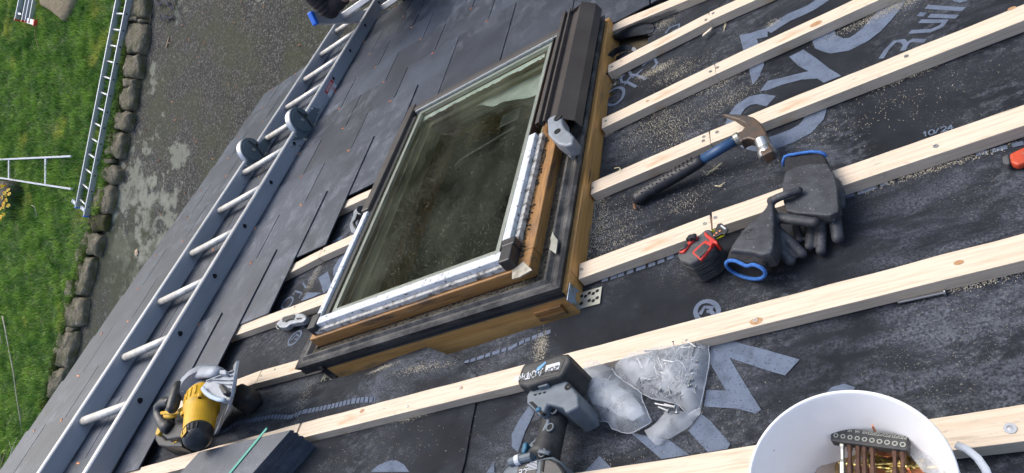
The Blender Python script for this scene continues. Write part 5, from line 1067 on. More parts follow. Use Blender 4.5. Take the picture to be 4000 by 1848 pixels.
# guard: half disc seen over the motor
gcn = at(*zs(700, 400), .105); mb = MB(); prof_ = []
e3 = um; e1_ = sdm
arc = [(-1.9 + 3.8 * i / 30) for i in range(31)]
rim = [gcn + (e1_ * (-math.cos(a * .0) * 0) if 0 else Vector()) for a in arc]
outer = [gcn + e3 * (.066 * math.cos(a)) + e1_ * (.066 * math.sin(a)) for a in arc]; inner_ = [gcn + e3 * (.024 * math.cos(a)) + e1_ * (.024 * math.sin(a)) for a in arc]
mb.add([p - dm * .020 for p in outer] + [p + dm * .008 for p in outer] + [p - dm * .020 for p in inner_] + [p + dm * .008 for p in inner_],
       [(i, i + 1, 32 + i - 1 + 1, 31 + i) for i in range(30)] + [(31 + i, 32 + i, 94 + i, 93 + i) for i in range(30)] + [(i + 1, i, 62 + i, 63 + i) for i in range(30)])
add(mb, 'blade_guard', m_castal, sw, smooth=False)
mb = MB().tube([gcn - dm * .006, gcn - dm * .0045], .058, 48); add(mb, 'saw_blade', m_steel, sw)
mb = MB().tube([gcn + dm * .008, q(-.01)], [.038, .037], 28); add(mb, 'gear_case', m_castal, sw, bev=.003)
# base plate, edge on
top_e = [at(*zs(*p), .185) for p in ((1012, 92), (1046, 80))]
pl = [at(*zs(*p), z) for p, z in (((1035, 82), .19), ((1008, 240), .19), ((965, 480), .17), ((940, 600), .13), ((800, 885), .02), ((760, 915), .005))]
pl2 = [at(*zs(*p), z) for p, z in (((1000, 130), .10), ((985, 250), .07), ((955, 480), .05), ((905, 600), .02), ((780, 900), .006), ((758, 918), .003))]
tn = (pl[2] - pl[0]).cross(pl2[2] - pl[0]).normalized(); tn = tn if tn.x > 0 else -tn
nP = len(pl); mb = MB().add(pl + pl2 + [p + tn * .006 for p in pl] + [p + tn * .006 for p in pl2], [(i, i + 1, nP + i + 1, nP + i) for i in range(nP - 1)] + [(2 * nP + i + 1, 2 * nP + i, 3 * nP + i, 3 * nP + i + 1) for i in range(nP - 1)] + [(i + 1, i, 2 * nP + i, 2 * nP + i + 1) for i in range(nP - 1)] + [(nP + i, nP + i + 1, 3 * nP + i + 1, 3 * nP + i) for i in range(nP - 1)] + [(0, nP, 3 * nP, 2 * nP), (nP - 1, 3 * nP - 1, 4 * nP - 1, 2 * nP - 1)])
bp = add(mb, 'base_plate', m_castal, sw)
add(Z([(640, 372), (700, 300), (960, 200), (1010, 215), (985, 400), (940, 540), (870, 536), (760, 492), (690, 440)], .150, .138), 'bevel_quadrant', m_castal, sw, bev=.003)
for a_, b_ in (((770, 290), (985, 300)), ((820, 330), (975, 345)), ((905, 215), (985, 250)), ((850, 385), (960, 392)), ((700, 310), (1000, 195))):
    mb = MB().bar(at(*zs(*a_), .155), at(*zs(*b_), .153), .003, .006); add(mb, 'casting_rib', m_castal, sw, bev=.001)
mb = MB().tube([at(*zs(*p), .158) for p in ((655, 385), (690, 435), (750, 480), (830, 510), (900, 520))], .006, 8, flat=.6); add(mb, 'bevel_scale', mat('scale_blue_grey', (.42, .50, .60), .5), sw, smooth=True)
add(Z([(830, 350), (870, 332), (922, 405), (915, 435), (872, 450), (835, 385)], .178, .158), 'bevel_knob', m_black, sw, bev=.004)
add(Z([(842, 182), (905, 182), (915, 215), (905, 235), (838, 225)], .165, .13), 'guard_hinge', m_castal, sw, bev=.002)
mb = MB().tube([at(*zs(*p), z) for p, z in (((410, 345), .105), ((450, 290), .13), ((540, 232), .15), ((660, 208), .155), ((760, 204), .155), ((845, 210), .15))], [.010, .015, .018, .019, .018, .014], 14, flat=.5); add(mb, 'guard_rim', m_castal, sw, smooth=True)
# handles and battery
mb = MB().tube([at(*zs(*p), z) for p, z in (((385, 352), .150), ((375, 400), .152), ((350, 500), .150), ((322, 600), .145))], [.014, .0160, .0168, .0165], 18); mb.ball(at(*zs(388, 345), .150), .012, 8, 14); mb.ball(at(*zs(318, 612), .145), .0150, 8, 14); add(mb, 'front_handle', m_black, sw, remesh=.004)
mb = MB().tube([at(*zs(*p), z) for p, z in (((300, 540), .12), ((225, 545), .118), ((172, 600), .11), ((175, 690), .10), ((215, 770), .09), ((270, 820), .085), ((300, 845), .08))], [.014, .016, .017, .016, .017, .021, .016], 16); add(mb, 'rear_handle', m_black, sw, remesh=.004)
mb = MB().tube([at(*zs(*p), z) for p, z in (((205, 662), .112), ((300, 660), .115), ((400, 645), .118), ((470, 620), .12))], [.005, .0065, .0075, .011], 10); mb.tube([at(*zs(*p), .105) for p in ((250, 690), (300, 690), (350, 695))], [.008, .009, .005], 10); add(mb, 'trigger_bow', m_sy, sw, smooth=True)
add(Z([(205, 840), (330, 790), (345, 690), (445, 690), (450, 780), (425, 920), (260, 950), (200, 900)], .080, .03), 'battery_mount', m_black, sw, bev=.006)
add(Z([(400, 920), (450, 770), (470, 770), (440, 925)], .084, .05), 'mount_edge', m_sy, sw, bev=.002)
bt2 = add(Z([(122, 905), (150, 860), (200, 900), (255, 955), (415, 935), (425, 1000), (415, 1032), (250, 1030), (160, 1015), (128, 960)], .062, .004), 'battery', m_black, sw, bev=.006)
add(Z([(126, 895), (165, 785), (195, 800), (182, 870), (150, 905)], .072, .045), 'battery_latch', m_sy, bt2, bev=.003)
mb = writing('XR', at(*zs(330, 1000), .0635), Vector((1, .2, 0)), Vector((-.2, 1, 0)), Vector((0, 0, 1)), .016, .004); add(mb, 'battery_print', m_sy, bt2)
mb = MB().prism([at(*zs(*p), .064) for p in ((985, 400), (1000, 355), (1080, 320), (1165, 355), (1172, 420), (1130, 500), (1040, 570), (960, 575), (965, 480))], (0, 0, -.05)); add(mb, 'dust_pouch', m_blackdust, sw, bev=.016, segs=5)
# ------------------------------------------------------------------ nail bag
bag = thing('nail_bag', 'torn translucent plastic bag full of grey nails beside the impact driver', 'plastic bag', at(2520, 1560, 0))
tz = lambda x, y: (2000 + x / 1.932, 1232 + y / 1.932)
m_bag = bpy.data.materials.new('thin_polythene'); m_bag.use_nodes = True; N, L = nodes(m_bag); p_ = N['Principled BSDF']; p_.inputs['Base Color'].default_value = (.80, .85, .92, 1); p_.inputs['Roughness'].default_value = .42; p_.inputs['Alpha'].default_value = .35
tc = N.new('ShaderNodeTexCoord'); n1 = N.new('ShaderNodeTexNoise'); n1.inputs['Scale'].default_value = 34; n1.inputs['Detail'].default_value = 5; n1.inputs['Distortion'].default_value = .6; L.new(tc.outputs['Object'], n1.inputs[0]); r1_ = N.new('ShaderNodeMapRange'); r1_.inputs[1].default_value = .4; r1_.inputs[2].default_value = .7; r1_.inputs[3].default_value = .22; r1_.inputs[4].default_value = .42; L.new(n1.outputs[0], r1_.inputs[0]); L.new(r1_.outputs[0], p_.inputs['Alpha'])
bb = N.new('ShaderNodeBump'); bb.inputs['Distance'].default_value = .0010; L.new(n1.outputs[0], bb.inputs['Height']); L.new(bb.outputs[0], p_.inputs['Normal'])
full = [tz(*p) for p in ((765, 372), (900, 300), (1000, 262), (1200, 225), (1370, 190), (1430, 188), (1500, 240), (1508, 330), (1475, 500), (1450, 700), (1440, 740), (1330, 860), (1260, 920), (1150, 960), (1145, 985), (1100, 990), (1040, 930), (1000, 890))]
lobe = [at(*tz(*p)) for p in ((770, 372), (900, 300), (1000, 262), (1200, 225), (1370, 190), (1430, 188), (1500, 240), (1508, 330), (1480, 480), (1455, 640), (1440, 700), (1340, 760), (1290, 700), (1200, 670), (1100, 655), (1000, 610), (900, 540), (800, 470))]
def crease(x, y, k=1):                                  # long sharp folds
    v = Vector((x * 16 + .4 * noise.noise(Vector((x * 30, y * 30, k))), y * 16, k)); return abs(noise.noise(v)) * .0055 + abs(noise.noise(v * 2.2 + Vector((0, 0, 4)))) * .0012
def zl1(x, y): d = edge_dist(x, y, lobe); return .006 + .040 * math.sqrt(min(1, d / .07)) - crease(x, y)
mb = MB().patch(lobe, zl1, .006); add(mb, 'filled_part', m_bag, bag, smooth=True)
open_ = [at(*tz(*p)) for p in ((640, 345), (700, 350), (765, 380), (800, 470), (900, 545), (1000, 610), (1010, 680), (1085, 830), (1010, 880), (940, 918), (880, 905), (770, 880), (760, 840), (690, 818), (620, 720), (560, 680), (505, 640), (510, 560), (540, 470), (580, 390))]
def zl2(x, y): d = edge_dist(x, y, open_); return .006 + .030 * math.sqrt(min(1, d / .03)) * (1 - .75 * min(1, d / .07)) + crease(x, y, 5) * 1.6
mb = MB().patch(open_, zl2, .006); add(mb, 'crumpled_mouth', m_bag, bag, smooth=True)
inn2 = [at(*tz(*p)) for p in ((665, 560), (720, 525), (800, 560), (900, 620), (985, 680), (1050, 760), (1085, 830), (1000, 880), (900, 850), (800, 780), (680, 740), (640, 660))]
mb = MB().patch(inn2, lambda x, y: .030 + .016 * math.sqrt(min(1, edge_dist(x, y, inn2) / .03)) + crease(x, y, 9) * 1.5, .006); add(mb, 'inner_fold', m_bag, bag, smooth=True)
tail_ = [at(*tz(*p)) for p in ((1010, 880), (1070, 850), (1150, 800), (1170, 735), (1290, 735), (1340, 755), (1440, 705), (1430, 760), (1340, 860), (1210, 940), (1150, 960), (1140, 990), (1100, 992), (1040, 935))]
mb = MB().patch(tail_, lambda x, y: .004 + .018 * math.sqrt(min(1, edge_dist(x, y, tail_) / .03)) + crease(x, y, 13) * .8, .006); add(mb, 'loose_corner', m_bag, bag, smooth=True)
m_edge = mat('polythene_edge', (.80, .84, .90), .4); N, L = nodes(m_edge); N['Principled BSDF'].inputs['Alpha'].default_value = .38
for poly_, zf_ in ((lobe, zl1), (open_, zl2)):
    mb = MB(); P = [Vector((p.x, p.y, zf_(p.x, p.y) + .002)) for p in resample([Vector(p) for p in poly_], 60)]; P = [p + Vector((noise.noise(p * 90) * .003, noise.noise(p * 80 + Vector((3, 0, 0))) * .003, 0)) for p in P]; mb.tube(P, .0007, 5, closed=True); add(mb, 'torn_edge', m_edge, bag, smooth=True)
fr2 = random.Random(14)
for k in range(9):
    poly_, zf_ = ((lobe, zl1), (open_, zl2))[k % 2]; xs3 = [p.x for p in poly_]; ys3 = [p.y for p in poly_]
    for _ in range(50):
        x, y = fr2.uniform(min(xs3), max(xs3)), fr2.uniform(min(ys3), max(ys3))
        if inside(x, y, poly_) and edge_dist(x, y, poly_) > .012: break
    a = fr2.uniform(0, PI); P = []
    for q in range(9): x += math.cos(a) * .0042; y += math.sin(a) * .0042; a += fr2.gauss(0, .22); P.append(Vector((x, y, zf_(x, y) + .0006)) if inside(x, y, poly_) else None)
    P = [p for p in P if p is not None]
    if len(P) > 3: add(MB().tube(P, [.0009 * math.sin(PI * (i + .5) / len(P)) for i in range(len(P))], 5, flat=.5), 'fold', m_edge, bag, smooth=True)
m_nail = mat('grey_nail', (.30, .31, .32), .45, metal=.7, c2=(.42, .43, .44), scale=60)
nr = random.Random(21); mb = MB()
nails_area = [at(*tz(*p)) for p in ((830, 400), (1000, 300), (1250, 245), (1440, 230), (1480, 330), (1450, 500), (1420, 660), (1280, 700), (1100, 660), (980, 580))]
xs2 = [p.x for p in nails_area]; ys2 = [p.y for p in nails_area]; cnt = 0
while cnt < 320:
    x, y = nr.uniform(min(xs2), max(xs2)), nr.uniform(min(ys2), max(ys2))
    if not inside(x, y, nails_area): continue
    if edge_dist(x, y, nails_area) < .010: continue
    a = nr.gauss(.9, .8); z = nr.uniform(.006, .026); d = Vector((math.cos(a), math.sin(a), nr.uniform(-.12, .12))) * .0115; c = Vector((x, y, z)); mb.tube([c - d, c + d], .0010, 5); mb.tube([c + d, c + d * 1.06], .0023, 6); cnt += 1
add(mb, 'nails', m_nail, bag, kind='stuff')
for i, (a, b) in enumerate((((1080, 665), (1250, 700)), ((1105, 690), (1180, 720)), ((1240, 680), (1245, 735)), ((1150, 670), (1230, 690)))):
    P, Q = at(*tz(*a), .020 + .003 * i), at(*tz(*b), .018 + .003 * i); mb = MB().tube([P, Q], .0016, 8); d = (Q - P).normalized(); mb.tube([Q, Q + d * .0012], .0038, 10); add(mb, 'loose_nail', m_nail, bag)
# ------------------------------------------------------------------ loose long nail, orange tool, crumbs
P, Q = at(*t(8, 985, 1092), .004), at(*t(8, 1330, 1018), .004); mb = MB().tube([P + (Q - P) * -.03, P, Q], [.0004, .0022, .0022], 10); d = (Q - P).normalized(); mb.tube([Q, Q + d * .0014], .005, 12); add(mb, 'long_nail', m_steel, label='long shiny nail lying along the lower side of a batten', cat='nail')
ot = thing('folding_rule', 'scuffed orange-red plastic tool cut off by the right edge', 'hand tool', at(3980, 600, 0))
mb = MB().prism([at(*p, .016) for p in ((3940, 600), (4070, 538), (4090, 596), (3975, 645), (3948, 636))], (0, 0, -.012)); add(mb, 'orange_body', mat('orange_red', (.60, .07, .02), .5, c2=(.4, .05, .02), scale=40, specks=(.3, .2, .15), spscale=90, spthr=.62), ot, bev=.004)
mb = MB().prism([at(*p, .015) for p in ((3914, 612), (3938, 600), (3946, 638), (3935, 642), (3918, 636))], (0, 0, -.011)); add(mb, 'grey_end', m_tgrey, ot, bev=.003)
# bits of straw and sawdust
sdm_ = random.Random(8); mb = MB()
def dust(n, cxy, sx, sy, cnt, ang=0):
    c = at(*t(n, *cxy)); cnt = int(cnt * (1.9 if sx < .06 and sy < .06 else .5))
    for i in range(cnt):
        x = c.x + sdm_.gauss(0, sx) * math.cos(ang) - sdm_.gauss(0, sy) * math.sin(ang); y = c.y + sdm_.gauss(0, sx) * math.sin(ang) + sdm_.gauss(0, sy) * math.cos(ang)
        a = sdm_.uniform(0, PI); l_ = sdm_.uniform(.0003, .0010) * (2 if sdm_.random() < .04 else 1); wd = sdm_.uniform(.0002, .00045); z = hp2(x, y) + sdm_.uniform(0, .0015); d = Vector((math.cos(a) * l_, math.sin(a) * l_, sdm_.uniform(0, .001))); s = Vector((-math.sin(a) * wd, math.cos(a) * wd, 0)); p = Vector((x, y, z))
        mb.add([p - d - s, p + d - s, p + d + s, p - d + s], [(0, 1, 2, 3)])
for a in ((3, (1090, 530), .03, .008, 500, .2), (3, (1240, 560), .04, .01, 350, -.4), (3, (1160, 150), .03, .012, 450, 1.2), (3, (1250, 30), .02, .008, 250, 0), (3, (800, 580), .008, .006, 160, 0), (3, (730, 1010), .010, .006, 160, 0), (3, (1550, 640), .03, .012, 260, 0), (3, (1080, 950), .05, .04, 700, 0), (3, (1240, 1020), .03, .04, 350, 0), (3, (1620, 760), .04, .02, 280, 0), (3, (770, 640), .008, .006, 60, 0),
          (7, (640, 335), .012, .006, 300, 0), (7, (650, 450), .012, .05, 500, .2), (7, (590, 620), .008, .05, 380, .25), (7, (820, 560), .03, .05, 420, .2), (7, (1300, 350), .03, .02, 180, 0), (4, (1060, 575), .03, .005, 220, .0), (4, (840, 120), .05, .008, 350, 0), (4, (950, 50), .03, .006, 150, 0), (8, (1250, 90), .05, .004, 320, -.05), (8, (1560, 955), .03, .004, 220, 0), (10, (1180, 780), .03, .004, 200, 0), (11, (220, 240), .008, .02, 350, .2), (4, (350, 1050), .10, .02, 420, .1), (4, (850, 780), .10, .04, 380, .3),
          (6, (460, 870), .008, .03, 260, .3), (6, (410, 960), .01, .03, 220, 0), (10, (1000, 435), .03, .004, 220, -.1), (10, (1300, 430), .04, .004, 260, .1), (10, (380, 620), .008, .04, 200, .25), (4, (30, 190), .01, .01, 100, 0), (11, (900, 1000), .12, .06, 500, 0), (10, (1100, 1000), .15, .06, 400, 0), (7, (1500, 130), .02, .006, 60, .9)): dust(*a)
add(mb, 'sawdust', m_debris, label='pale sawdust and wood shavings scattered over the membrane near the batten cuts', cat='sawdust', kind='stuff')
# ------------------------------------------------------------------ bucket and its contents
m_bucket = mat('white_bucket_plastic', (.90, .905, .92), .42, c2=(.84, .84, .85), scale=6, specks=(.45, .4, .35), spscale=60, spthr=.72)
N, L = nodes(m_bucket); N['Principled BSDF'].inputs['Subsurface Weight'].default_value = .15; N['Principled BSDF'].inputs['Subsurface Radius'].default_value = (.02, .02, .02)
zr = .170; pr3 = [at(*p, zr) for p in ((2926, 1848), (3331, 1527), (3700, 1740))]
def circ3(a, b, c):
    ax, ay, bx, by, cx_, cy_ = a.x, a.y, b.x, b.y, c.x, c.y; d = 2 * (ax * (by - cy_) + bx * (cy_ - ay) + cx_ * (ay - by)); s = lambda x, y: x * x + y * y
    ux = (s(ax, ay) * (by - cy_) + s(bx, by) * (cy_ - ay) + s(cx_, cy_) * (ay - by)) / d; uy = (s(ax, ay) * (cx_ - bx) + s(bx, by) * (ax - cx_) + s(cx_, cy_) * (bx - ax)) / d
    return Vector((ux, uy, a.z)), math.hypot(ax - ux, ay - uy)
bc, brd = circ3(*pr3); print('bucket', bc, brd)
bk = thing('bucket', 'white plastic bucket holding screws and a bit holder at the bottom right', 'bucket', (bc.x, bc.y, .026))
b0_ = Vector((bc.x, bc.y, .026)); Hh = zr - .026
mb = MB().lathe(b0_, (0, 0, 1), [(0, 0), (brd * .84, 0), (brd * .97, Hh - .030), (brd * 1.0, Hh - .030), (brd * 1.0, Hh - .026), (brd * .98, Hh - .024), (brd * .985, Hh - .006), (brd * 1.02, Hh - .005), (brd * 1.02, Hh - .001), (brd * 1.0, Hh), (brd * .985, Hh), (brd * .975, Hh - .004), (brd * .82, .004), (0, .004)], 96); add(mb, 'shell', m_bucket, bk, smooth=True, bev=.0008)
hpz = [at(*t(12, *p), .125) for p in ((1380, 905), (1420, 975), (1500, 1010), (1580, 1075), (1640, 1160), (1690, 1290))]; mb = MB().tube(hpz[1:], .0040, 10, flat=.5); add(mb, 'bail_handle', m_bucket, bk, smooth=True)
# bit holder resting on the contents
zc = .105; bh = thing('bit_holder', 'black bit holder with rusty driver bits lying in the bucket', 'bit holder', at(3380, 1720, .09))
fr_ = [at(*zb(*p), zc) for p in ((890, 422), (1665, 522), (1665, 670), (885, 572))]; mb = MB().prism(fr_, (0, 0, -.012)); hb = add(mb, 'holder', mat('holder_black', (.028, .032, .034), .5, c2=(.06, .06, .06), scale=60, specks=(.2, .2, .19), spscale=200, spthr=.68), bh, bev=.0015)
rt_ = (fr_[1] - fr_[0]); up_ = (fr_[0] - fr_[3]); mb = MB(); labs = ['PZ0', 'PZ1', 'PZ2', 'PZ2', 'PZ3', 'H3', 'H4', 'H5', 'H5.5', 'H6']
m_paleprint = mat('pale_print', (.40, .41, .36), .6)
for i, s_ in enumerate(labs):
    f = 1 - (.055 + .099 * i); p = fr_[3] + rt_ * (f + .040) + up_ * .92; writing(s_, p, -rt_, -up_, Vector((0, 0, 1)), .0030, .0006, mb, adv=.80)
add(mb, 'size_print', m_paleprint, hb)
for i in range(10):
    f = 1 - (.065 + .0955 * i); p = fr_[3] + rt_ * f + up_ * .40 + Vector((0, 0, .0003)); rr_ = .0029; mb = MB()
    if i >= 5: mb.lathe(p, (0, 0, 1), [(rr_, 0), (rr_, .0004), (rr_ * .62, .0004), (rr_ * .6, 0)], 6 if i > 4 else 20)
    else: mb.lathe(p, (0, 0, 1), [(rr_, 0), (rr_, .0004), (0, .0004)], 20)
    o = add(mb, 'socket_mark', m_paleprint, hb)
    if i < 5:
        mb = MB()
        for a in range(4): d = Vector((math.cos(a * PI / 4), math.sin(a * PI / 4), 0)) * rr_ * .7; mb.bar(p + Vector((0, 0, .0007)) - d, p + Vector((0, 0, .0007)) + d, .0005, .0003)
        add(mb, 'star', m_black, o)
m_rust = mat('rusty_bit', (.085, .042, .028), .75, metal=.3, c2=(.14, .075, .05), scale=90, bump=.0004, bscale=260)
for x, y, mm, L_ in ((1005, 575, m_galv, 700), (1080, 600, m_rust, 700), (1165, 605, m_rust, 640), (1228, 615, m_rust, 600), (1308, 625, m_rust, 560), (1535, 655, m_rust, 600), (1612, 665, m_rust, 640)):
    a = at(*zb(x, y - 12), zc - .006); d = (at(*zb(x + 4, y + 300), zc - .012) - a).normalized(); l_ = .062
    mb = MB().tube([a, a + d * .008, a + d * .011, a + d * .022, a + d * .026, a + d * l_], [.0034, .0034, .0024, .0024, .0034, .0034], 6); add(mb, 'driver_bit', mm, bh)
for x, y in ((1005, 425), (1542, 490)): mb = MB().tube([at(*zb(x, y + 10), zc - .005), at(*zb(x + 1, y - 4), zc - .004)], .0030, 6); add(mb, 'bit_end', m_galv, bh)
# screws, discs and torn packet under it
m_brass = mat('yellow_zinc', (.55, .43, .17), .3, metal=.9, c2=(.40, .30, .10), scale=60)
sr = random.Random(31)
for i in range(46):
    fx = sr.uniform(1240, 2080); fy = sr.uniform(690, 1050); c = at(*zb(fx, fy), sr.uniform(.045, .082)); an = sr.gauss(-.3, .5); d = Vector((math.cos(an), math.sin(an), sr.uniform(-.15, .15))); l_ = sr.uniform(.035, .06)
    if (c.xy - bc.xy).length > brd * .78: continue
    mb = MB(); n_ = 14; pts = [c + d * (l_ * (k / n_ - .5)) for k in range(n_ + 1)]; mb.tube(pts, [.0022 if k % 2 else .0015 for k in range(n_ + 1)], 7); mb.tube([c + d * l_ * .5, c + d * (l_ * .5 + .003)], [.0022, .0042], 10)
    add(mb, 'wood_screw', m_brass, label='brass coloured wood screw in the heap inside the bucket', cat='screw', group='screws in the bucket')
for i in range(16):
    fx = sr.uniform(1280, 2080); fy = sr.uniform(640, 1000); c = at(*zb(fx, fy), sr.uniform(.05, .085)); nv = Vector((sr.gauss(0, .5), sr.gauss(0, .5), 1)).normalized()
    if (c.xy - bc.xy).length > brd * .76: continue
    mb = MB().tube([c, c + nv * .0008], .010, 20); mb.tube([c, c + nv * .016], .0014, 6); add(mb, 'disc_rivet', m_copper, label='copper disc rivet for slates in the heap inside the bucket', cat='rivet', group='copper disc rivets in the bucket')
mb = MB().tube([at(*zb(1335, 475), .112), at(*zb(1308, 420), .125)], .0013, 6); add(mb, 'copper_nail', m_copper, label='copper nail sticking up behind the bit holder', cat='nail')
m_pack = mat('peach_packet', (.62, .50, .42), .35, c2=(.50, .36, .28), scale=14); N, L = nodes(m_pack); N['Principled BSDF'].inputs['Alpha'].default_value = .8
pk = [at(*zb(*p), .075) for p in ((700, 860), (820, 690), (960, 620), (1010, 640), (1250, 700), (1300, 860), (1280, 1000), (700, 1050))]
mb = MB().patch(pk, lambda x, y: .058 + .020 * noise.noise(Vector((x * 40, y * 40, 3))), .006); add(mb, 'torn_packet', m_pack, label='crumpled peach plastic packet left of the screws in the bucket', cat='packet', smooth=True)
pk = [at(*zb(*p), .075) for p in ((1650, 600), (1720, 640), (1900, 720), (2020, 800), (2060, 900), (2060, 1000), (1850, 940), (1680, 720))]
mb = MB().patch(pk, lambda x, y: .090 + .012 * noise.noise(Vector((x * 50, y * 50, 9))), .006); add(mb, 'clear_packet', m_bag, label='clear plastic packet over the discs on the right side of the bucket', cat='packet', smooth=True)
mb = MB().lathe(Vector((bc.x, bc.y, .030)), (0, 0, 1), [(0, .030), (brd * .86, .026)], 40); add(mb, 'screw_heap', mat('screw_heap', (.30, .17, .09), .5, metal=.5, c2=(.45, .33, .14), scale=160, lo=.4, hi=.6, bump=.004, bscale=180), label='dense heap of mixed screws filling the bucket floor', cat='screws', kind='stuff')
# ------------------------------------------------------------------ ladder at the eave and the person on it
upR = Vector((0, -sT, cT)); outR = Vector((0, cT, sT))
l2 = thing('leaning_ladder', 'aluminium ladder with a blue end cap leaning at the eave behind the sleeve', 'ladder', atd(1500, 60, 5.0) - upR * 1.2)
P1 = atd(1228, 72, 3.62); dl2 = (-upR * math.sin(math.radians(69)) + outR * math.cos(math.radians(69))); nl2 = dl2.cross(Vector((1, 0, 0))).normalized()
for k in range(2):
    o_ = Vector((.37 * k, 0, 0)); mb = MB().bar(P1 + o_, P1 + o_ + dl2 * 2.7, .026, .068, nl2); ra = add(mb, 'rail', m_alurail, l2, bev=.004)
    mb = MB().bar(P1 + o_ - dl2 * .022, P1 + o_ + dl2 * .004, .032, .072, nl2); add(mb, 'end_cap', m_blue, ra, bev=.006)
for k in range(9): p = P1 + dl2 * (.22 + .265 * k); mb = MB().bar(p + Vector((.012, 0, 0)), p + Vector((.358, 0, 0)), .024, .032, nl2); add(mb, 'rung', m_alu, l2, bev=.003)
m_skin = mat('skin', (.55, .33, .25), .5); m_sleeve = mat('dark_sweater', (.028, .020, .022), .85, c2=(.042, .031, .031), scale=26, bump=.0015, bscale=300, stretch=(1, 1, 1)); m_cloth = mat('dark_trousers', (.015, .015, .018), .9); m_boot = mat('work_boot', (.06, .04, .02), .7); m_hair = mat('brown_hair', (.05, .03, .02), .7)
elb = atd(1288, 34, 3.48); wri = atd(1345, -20, 3.40); sho = atd(1180, -75, 3.40); tor = P1 + Vector((.20, -.05, 0)) + nl2 * 0
ps = thing('person', 'person in a dark sweater at the top edge, bent arm over the ladder rail', 'person', atd(1500, 60, 5.0) - upR * 1.0)
hipc = sho + Vector((.20, .22, 0)) - upR * .46; nk = sho + Vector((.20, .02, 0)) + upR * .06; sh2 = sho + Vector((.40, 0, 0)); hd3 = nk + upR * .16
kn1, kn2 = hipc + Vector((-.10, -.10, 0)) - upR * .42, hipc + Vector((.10, -.02, 0)) - upR * .44; ft1, ft2 = kn1 + outR * .12 - upR * .42, kn2 + outR * .14 - upR * .40
elb2, wri2 = sh2 + Vector((.12, 0, 0)) - upR * .18, sh2 + Vector((.05, .10, 0)) - upR * .02 + outR * .10
def body(sc_, cl=None):
    mb = MB(); U = upR
    if cl in (None, 'top'):
        mb.tube([hipc - U * .02, hipc + U * .14, hipc + U * .34, nk - U * .04], [.15 * sc_, .15 * sc_, .17 * sc_, .07 * sc_], 20, flat=.72, up=(0, 1, 0))
        for s_, e_, w_ in ((sho, elb, wri), (sh2, elb2, wri2)):
            mb.ball(s_, .072 * sc_, 8, 12); mb.tube([nk - U * .05, s_, s_.lerp(e_, .5), e_, e_.lerp(w_, .5), e_.lerp(w_, .9 if cl else 1)], [.06 * sc_, .068 * sc_, .058 * sc_, .048 * sc_, .044 * sc_, .034 * sc_], 14); mb.ball(e_, .049 * sc_, 8, 12)
    if cl in (None, 'bottom'):
        for k_, f_ in ((kn1, ft1), (kn2, ft2)): h_ = hipc + (k_ - hipc) * .1; mb.tube([hipc, h_, k_, f_], [.12 * sc_, .095 * sc_, .065 * sc_, .045 * sc_], 14); mb.ball(k_, .066 * sc_, 8, 12)
        mb.ball(hipc, .145 * sc_, 8, 14)
    return mb
mb = body(.93); mb.tube([nk - upR * .06, nk + upR * .05], .052, 12); mb.ball(hd3, (.078, .098, .118), 12, 18); mb.ball(hd3 - outR * .098, (.014, .018, .022), 6, 8)
for s_ in (-1, 1): mb.ball(hd3 + Vector((s_ * .078, 0, 0)), (.012, .02, .03), 6, 8)
for w_, e_ in ((wri, elb), (wri2, elb2)):
    f_ = (w_ - e_).normalized(); s_ = f_.cross(upR).normalized(); pc = w_ + f_ * .05; mb.tube([w_ - f_ * .02, w_ + f_ * .03, w_ + f_ * .085], [.028, .038, .036], 12, flat=.5)
    for k in range(4): a = w_ + f_ * .08 + s_ * (.026 - .0175 * k); ln_ = (.060, .070, .064, .050)[k]; mb.tube([a, a + f_ * ln_ * .45, a + f_ * ln_ * .75 - upR * .02, a + f_ * ln_ * .8 - upR * .04], [.0095, .009, .0085, .0075], 8)
    a = w_ + f_ * .03 + s_ * .034; mb.tube([a, a + s_ * .025 + f_ * .02, a + s_ * .03 + f_ * .05 - upR * .015], [.013, .0105, .009], 8)
bd = add(mb, 'body', m_skin, ps, remesh=.0055)
for k, x_ in enumerate((-.03, .03)): mb2 = MB().ball(hd3 + Vector((x_, 0, 0)) - outR * .088 + upR * .01, .011, 6, 8); add(mb2, 'eye', m_dark, bd)
mb2 = MB().bar(hd3 + Vector((-.022, 0, 0)) - outR * .091 - upR * .05, hd3 + Vector((.022, 0, 0)) - outR * .091 - upR * .05, .008, .006, upR); add(mb2, 'mouth', m_red, bd)
add(body(1.06, 'top'), 'sweater', m_sleeve, ps, remesh=.008); add(body(1.0, 'bottom'), 'trousers', m_cloth, ps, remesh=.009)
mb = MB()
for k in range(7): f = .10 + .13 * k; p = sho.lerp(elb, f); mb.tube([p, p + (elb - sho).normalized() * .012, p + (elb - sho).normalized() * .024], [.052, .0615, .052], 14)
add(mb, 'sleeve_folds', m_sleeve, ps, smooth=True)
mb = MB().tube([elb.lerp(wri, .82), elb.lerp(wri, .90)], [.042, .040], 16); add(mb, 'sleeve_cuff', m_sleeve, ps, smooth=True)
mb = MB().ball(hd3 + upR * .03 + outR * .015, (.084, .100, .105), 12, 18); add(mb, 'hair', m_hair, ps, smooth=True)
for f_ in (ft1, ft2): mb = MB().tube([f_ + upR * .06, f_, f_ - outR * .02 - upR * .05, f_ - outR * .14 - upR * .07], [.05, .052, .05, .04], 12); mb.ball(f_ - outR * .14 - upR * .07, .04, 8, 10); add(mb, 'boot', m_boot, ps, remesh=.008)

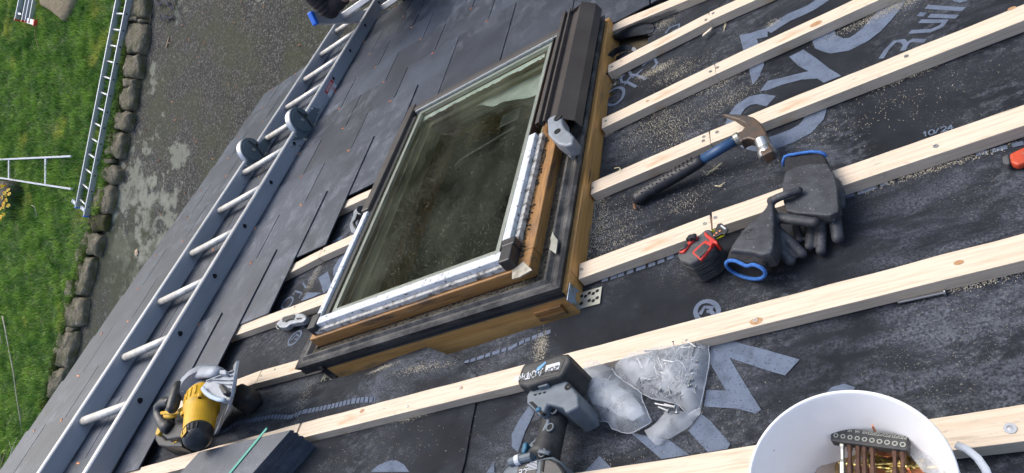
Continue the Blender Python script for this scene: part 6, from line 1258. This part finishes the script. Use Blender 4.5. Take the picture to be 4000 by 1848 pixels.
# knots in the battens
m_knot = mat('knot', (.36, .17, .07), .6, c2=(.52, .32, .16), scale=120)
for n0, p, rx in ((4, (362, 180), .010), (11, (1842, 44), .008), (4, (1840, 64), .005), (10, (800, 722), .006), (8, (1440, 792), .005), (3, (1022, 762), .004), (10, (1547, 548), .004), (3, (825, 460), .003)):
    c = at(*t(n0, *p), .0252)
    def dist(e):
        d = (e[2] - e[1]); u = max(0, min(1, (c - e[1]).dot(d) / d.length_squared)); return (e[1] + d * u - c).length
    bo = min(BO, key=dist)[0]; mb = MB(); k = 18; mb.add([c + Vector((math.cos(2 * PI * i / k) * rx * 1.25, math.sin(2 * PI * i / k) * rx * .8, .0003)) for i in range(k)], [tuple(range(k))]); add(mb, 'knot', m_knot, bo)
# straw wisps on the membrane
m_straw = mat('straw', (.72, .62, .38), .8)
for i, (n_, pts) in enumerate(((7, [(1470, 130), (1500, 100), (1545, 70), (1585, 38)]), (7, [(1532, 212), (1560, 215), (1580, 205), (1608, 185)]), (7, [(1560, 740), (1585, 715), (1580, 700)]), (3, [(1600, 235), (1602, 205), (1610, 172)]), (7, [(845, 165), (860, 145), (850, 132), (815, 140)]))):
    mb = MB().tube([at(*t(n_, *p), .003) + Vector((0, 0, .026 if i == 4 else .0)) for p in pts], .0009, 6); mb.tube([at(*t(n_, pts[1][0] + 4, pts[1][1] + 6), .003) + Vector((0, 0, .026 if i == 4 else .0)), at(*t(n_, pts[2][0] + 6, pts[2][1] + 8), .004) + Vector((0, 0, .026 if i == 4 else .0))], .0007, 6)
    add(mb, 'straw_wisp', m_straw, label=('long split straw wisp below the hammer shaft', 'curled straw wisp with a dark seed between hammer and tape measure', 'tiny pale shaving right of the tape measure', 'pale splinter hanging below the upper batten joint', 'curved pale fibre lying on the batten beside the hammer handle')[i], cat='straw', smooth=True)
mb = MB().prism([at(*t(3, *p), .010) for p in ((1440, 285), (1445, 268), (1500, 222), (1515, 214), (1500, 238))], (0, 0, .004)); add(mb, 'wood_splinter', m_batten, label='split splinter sticking out under the cracked batten joint', cat='splinter')
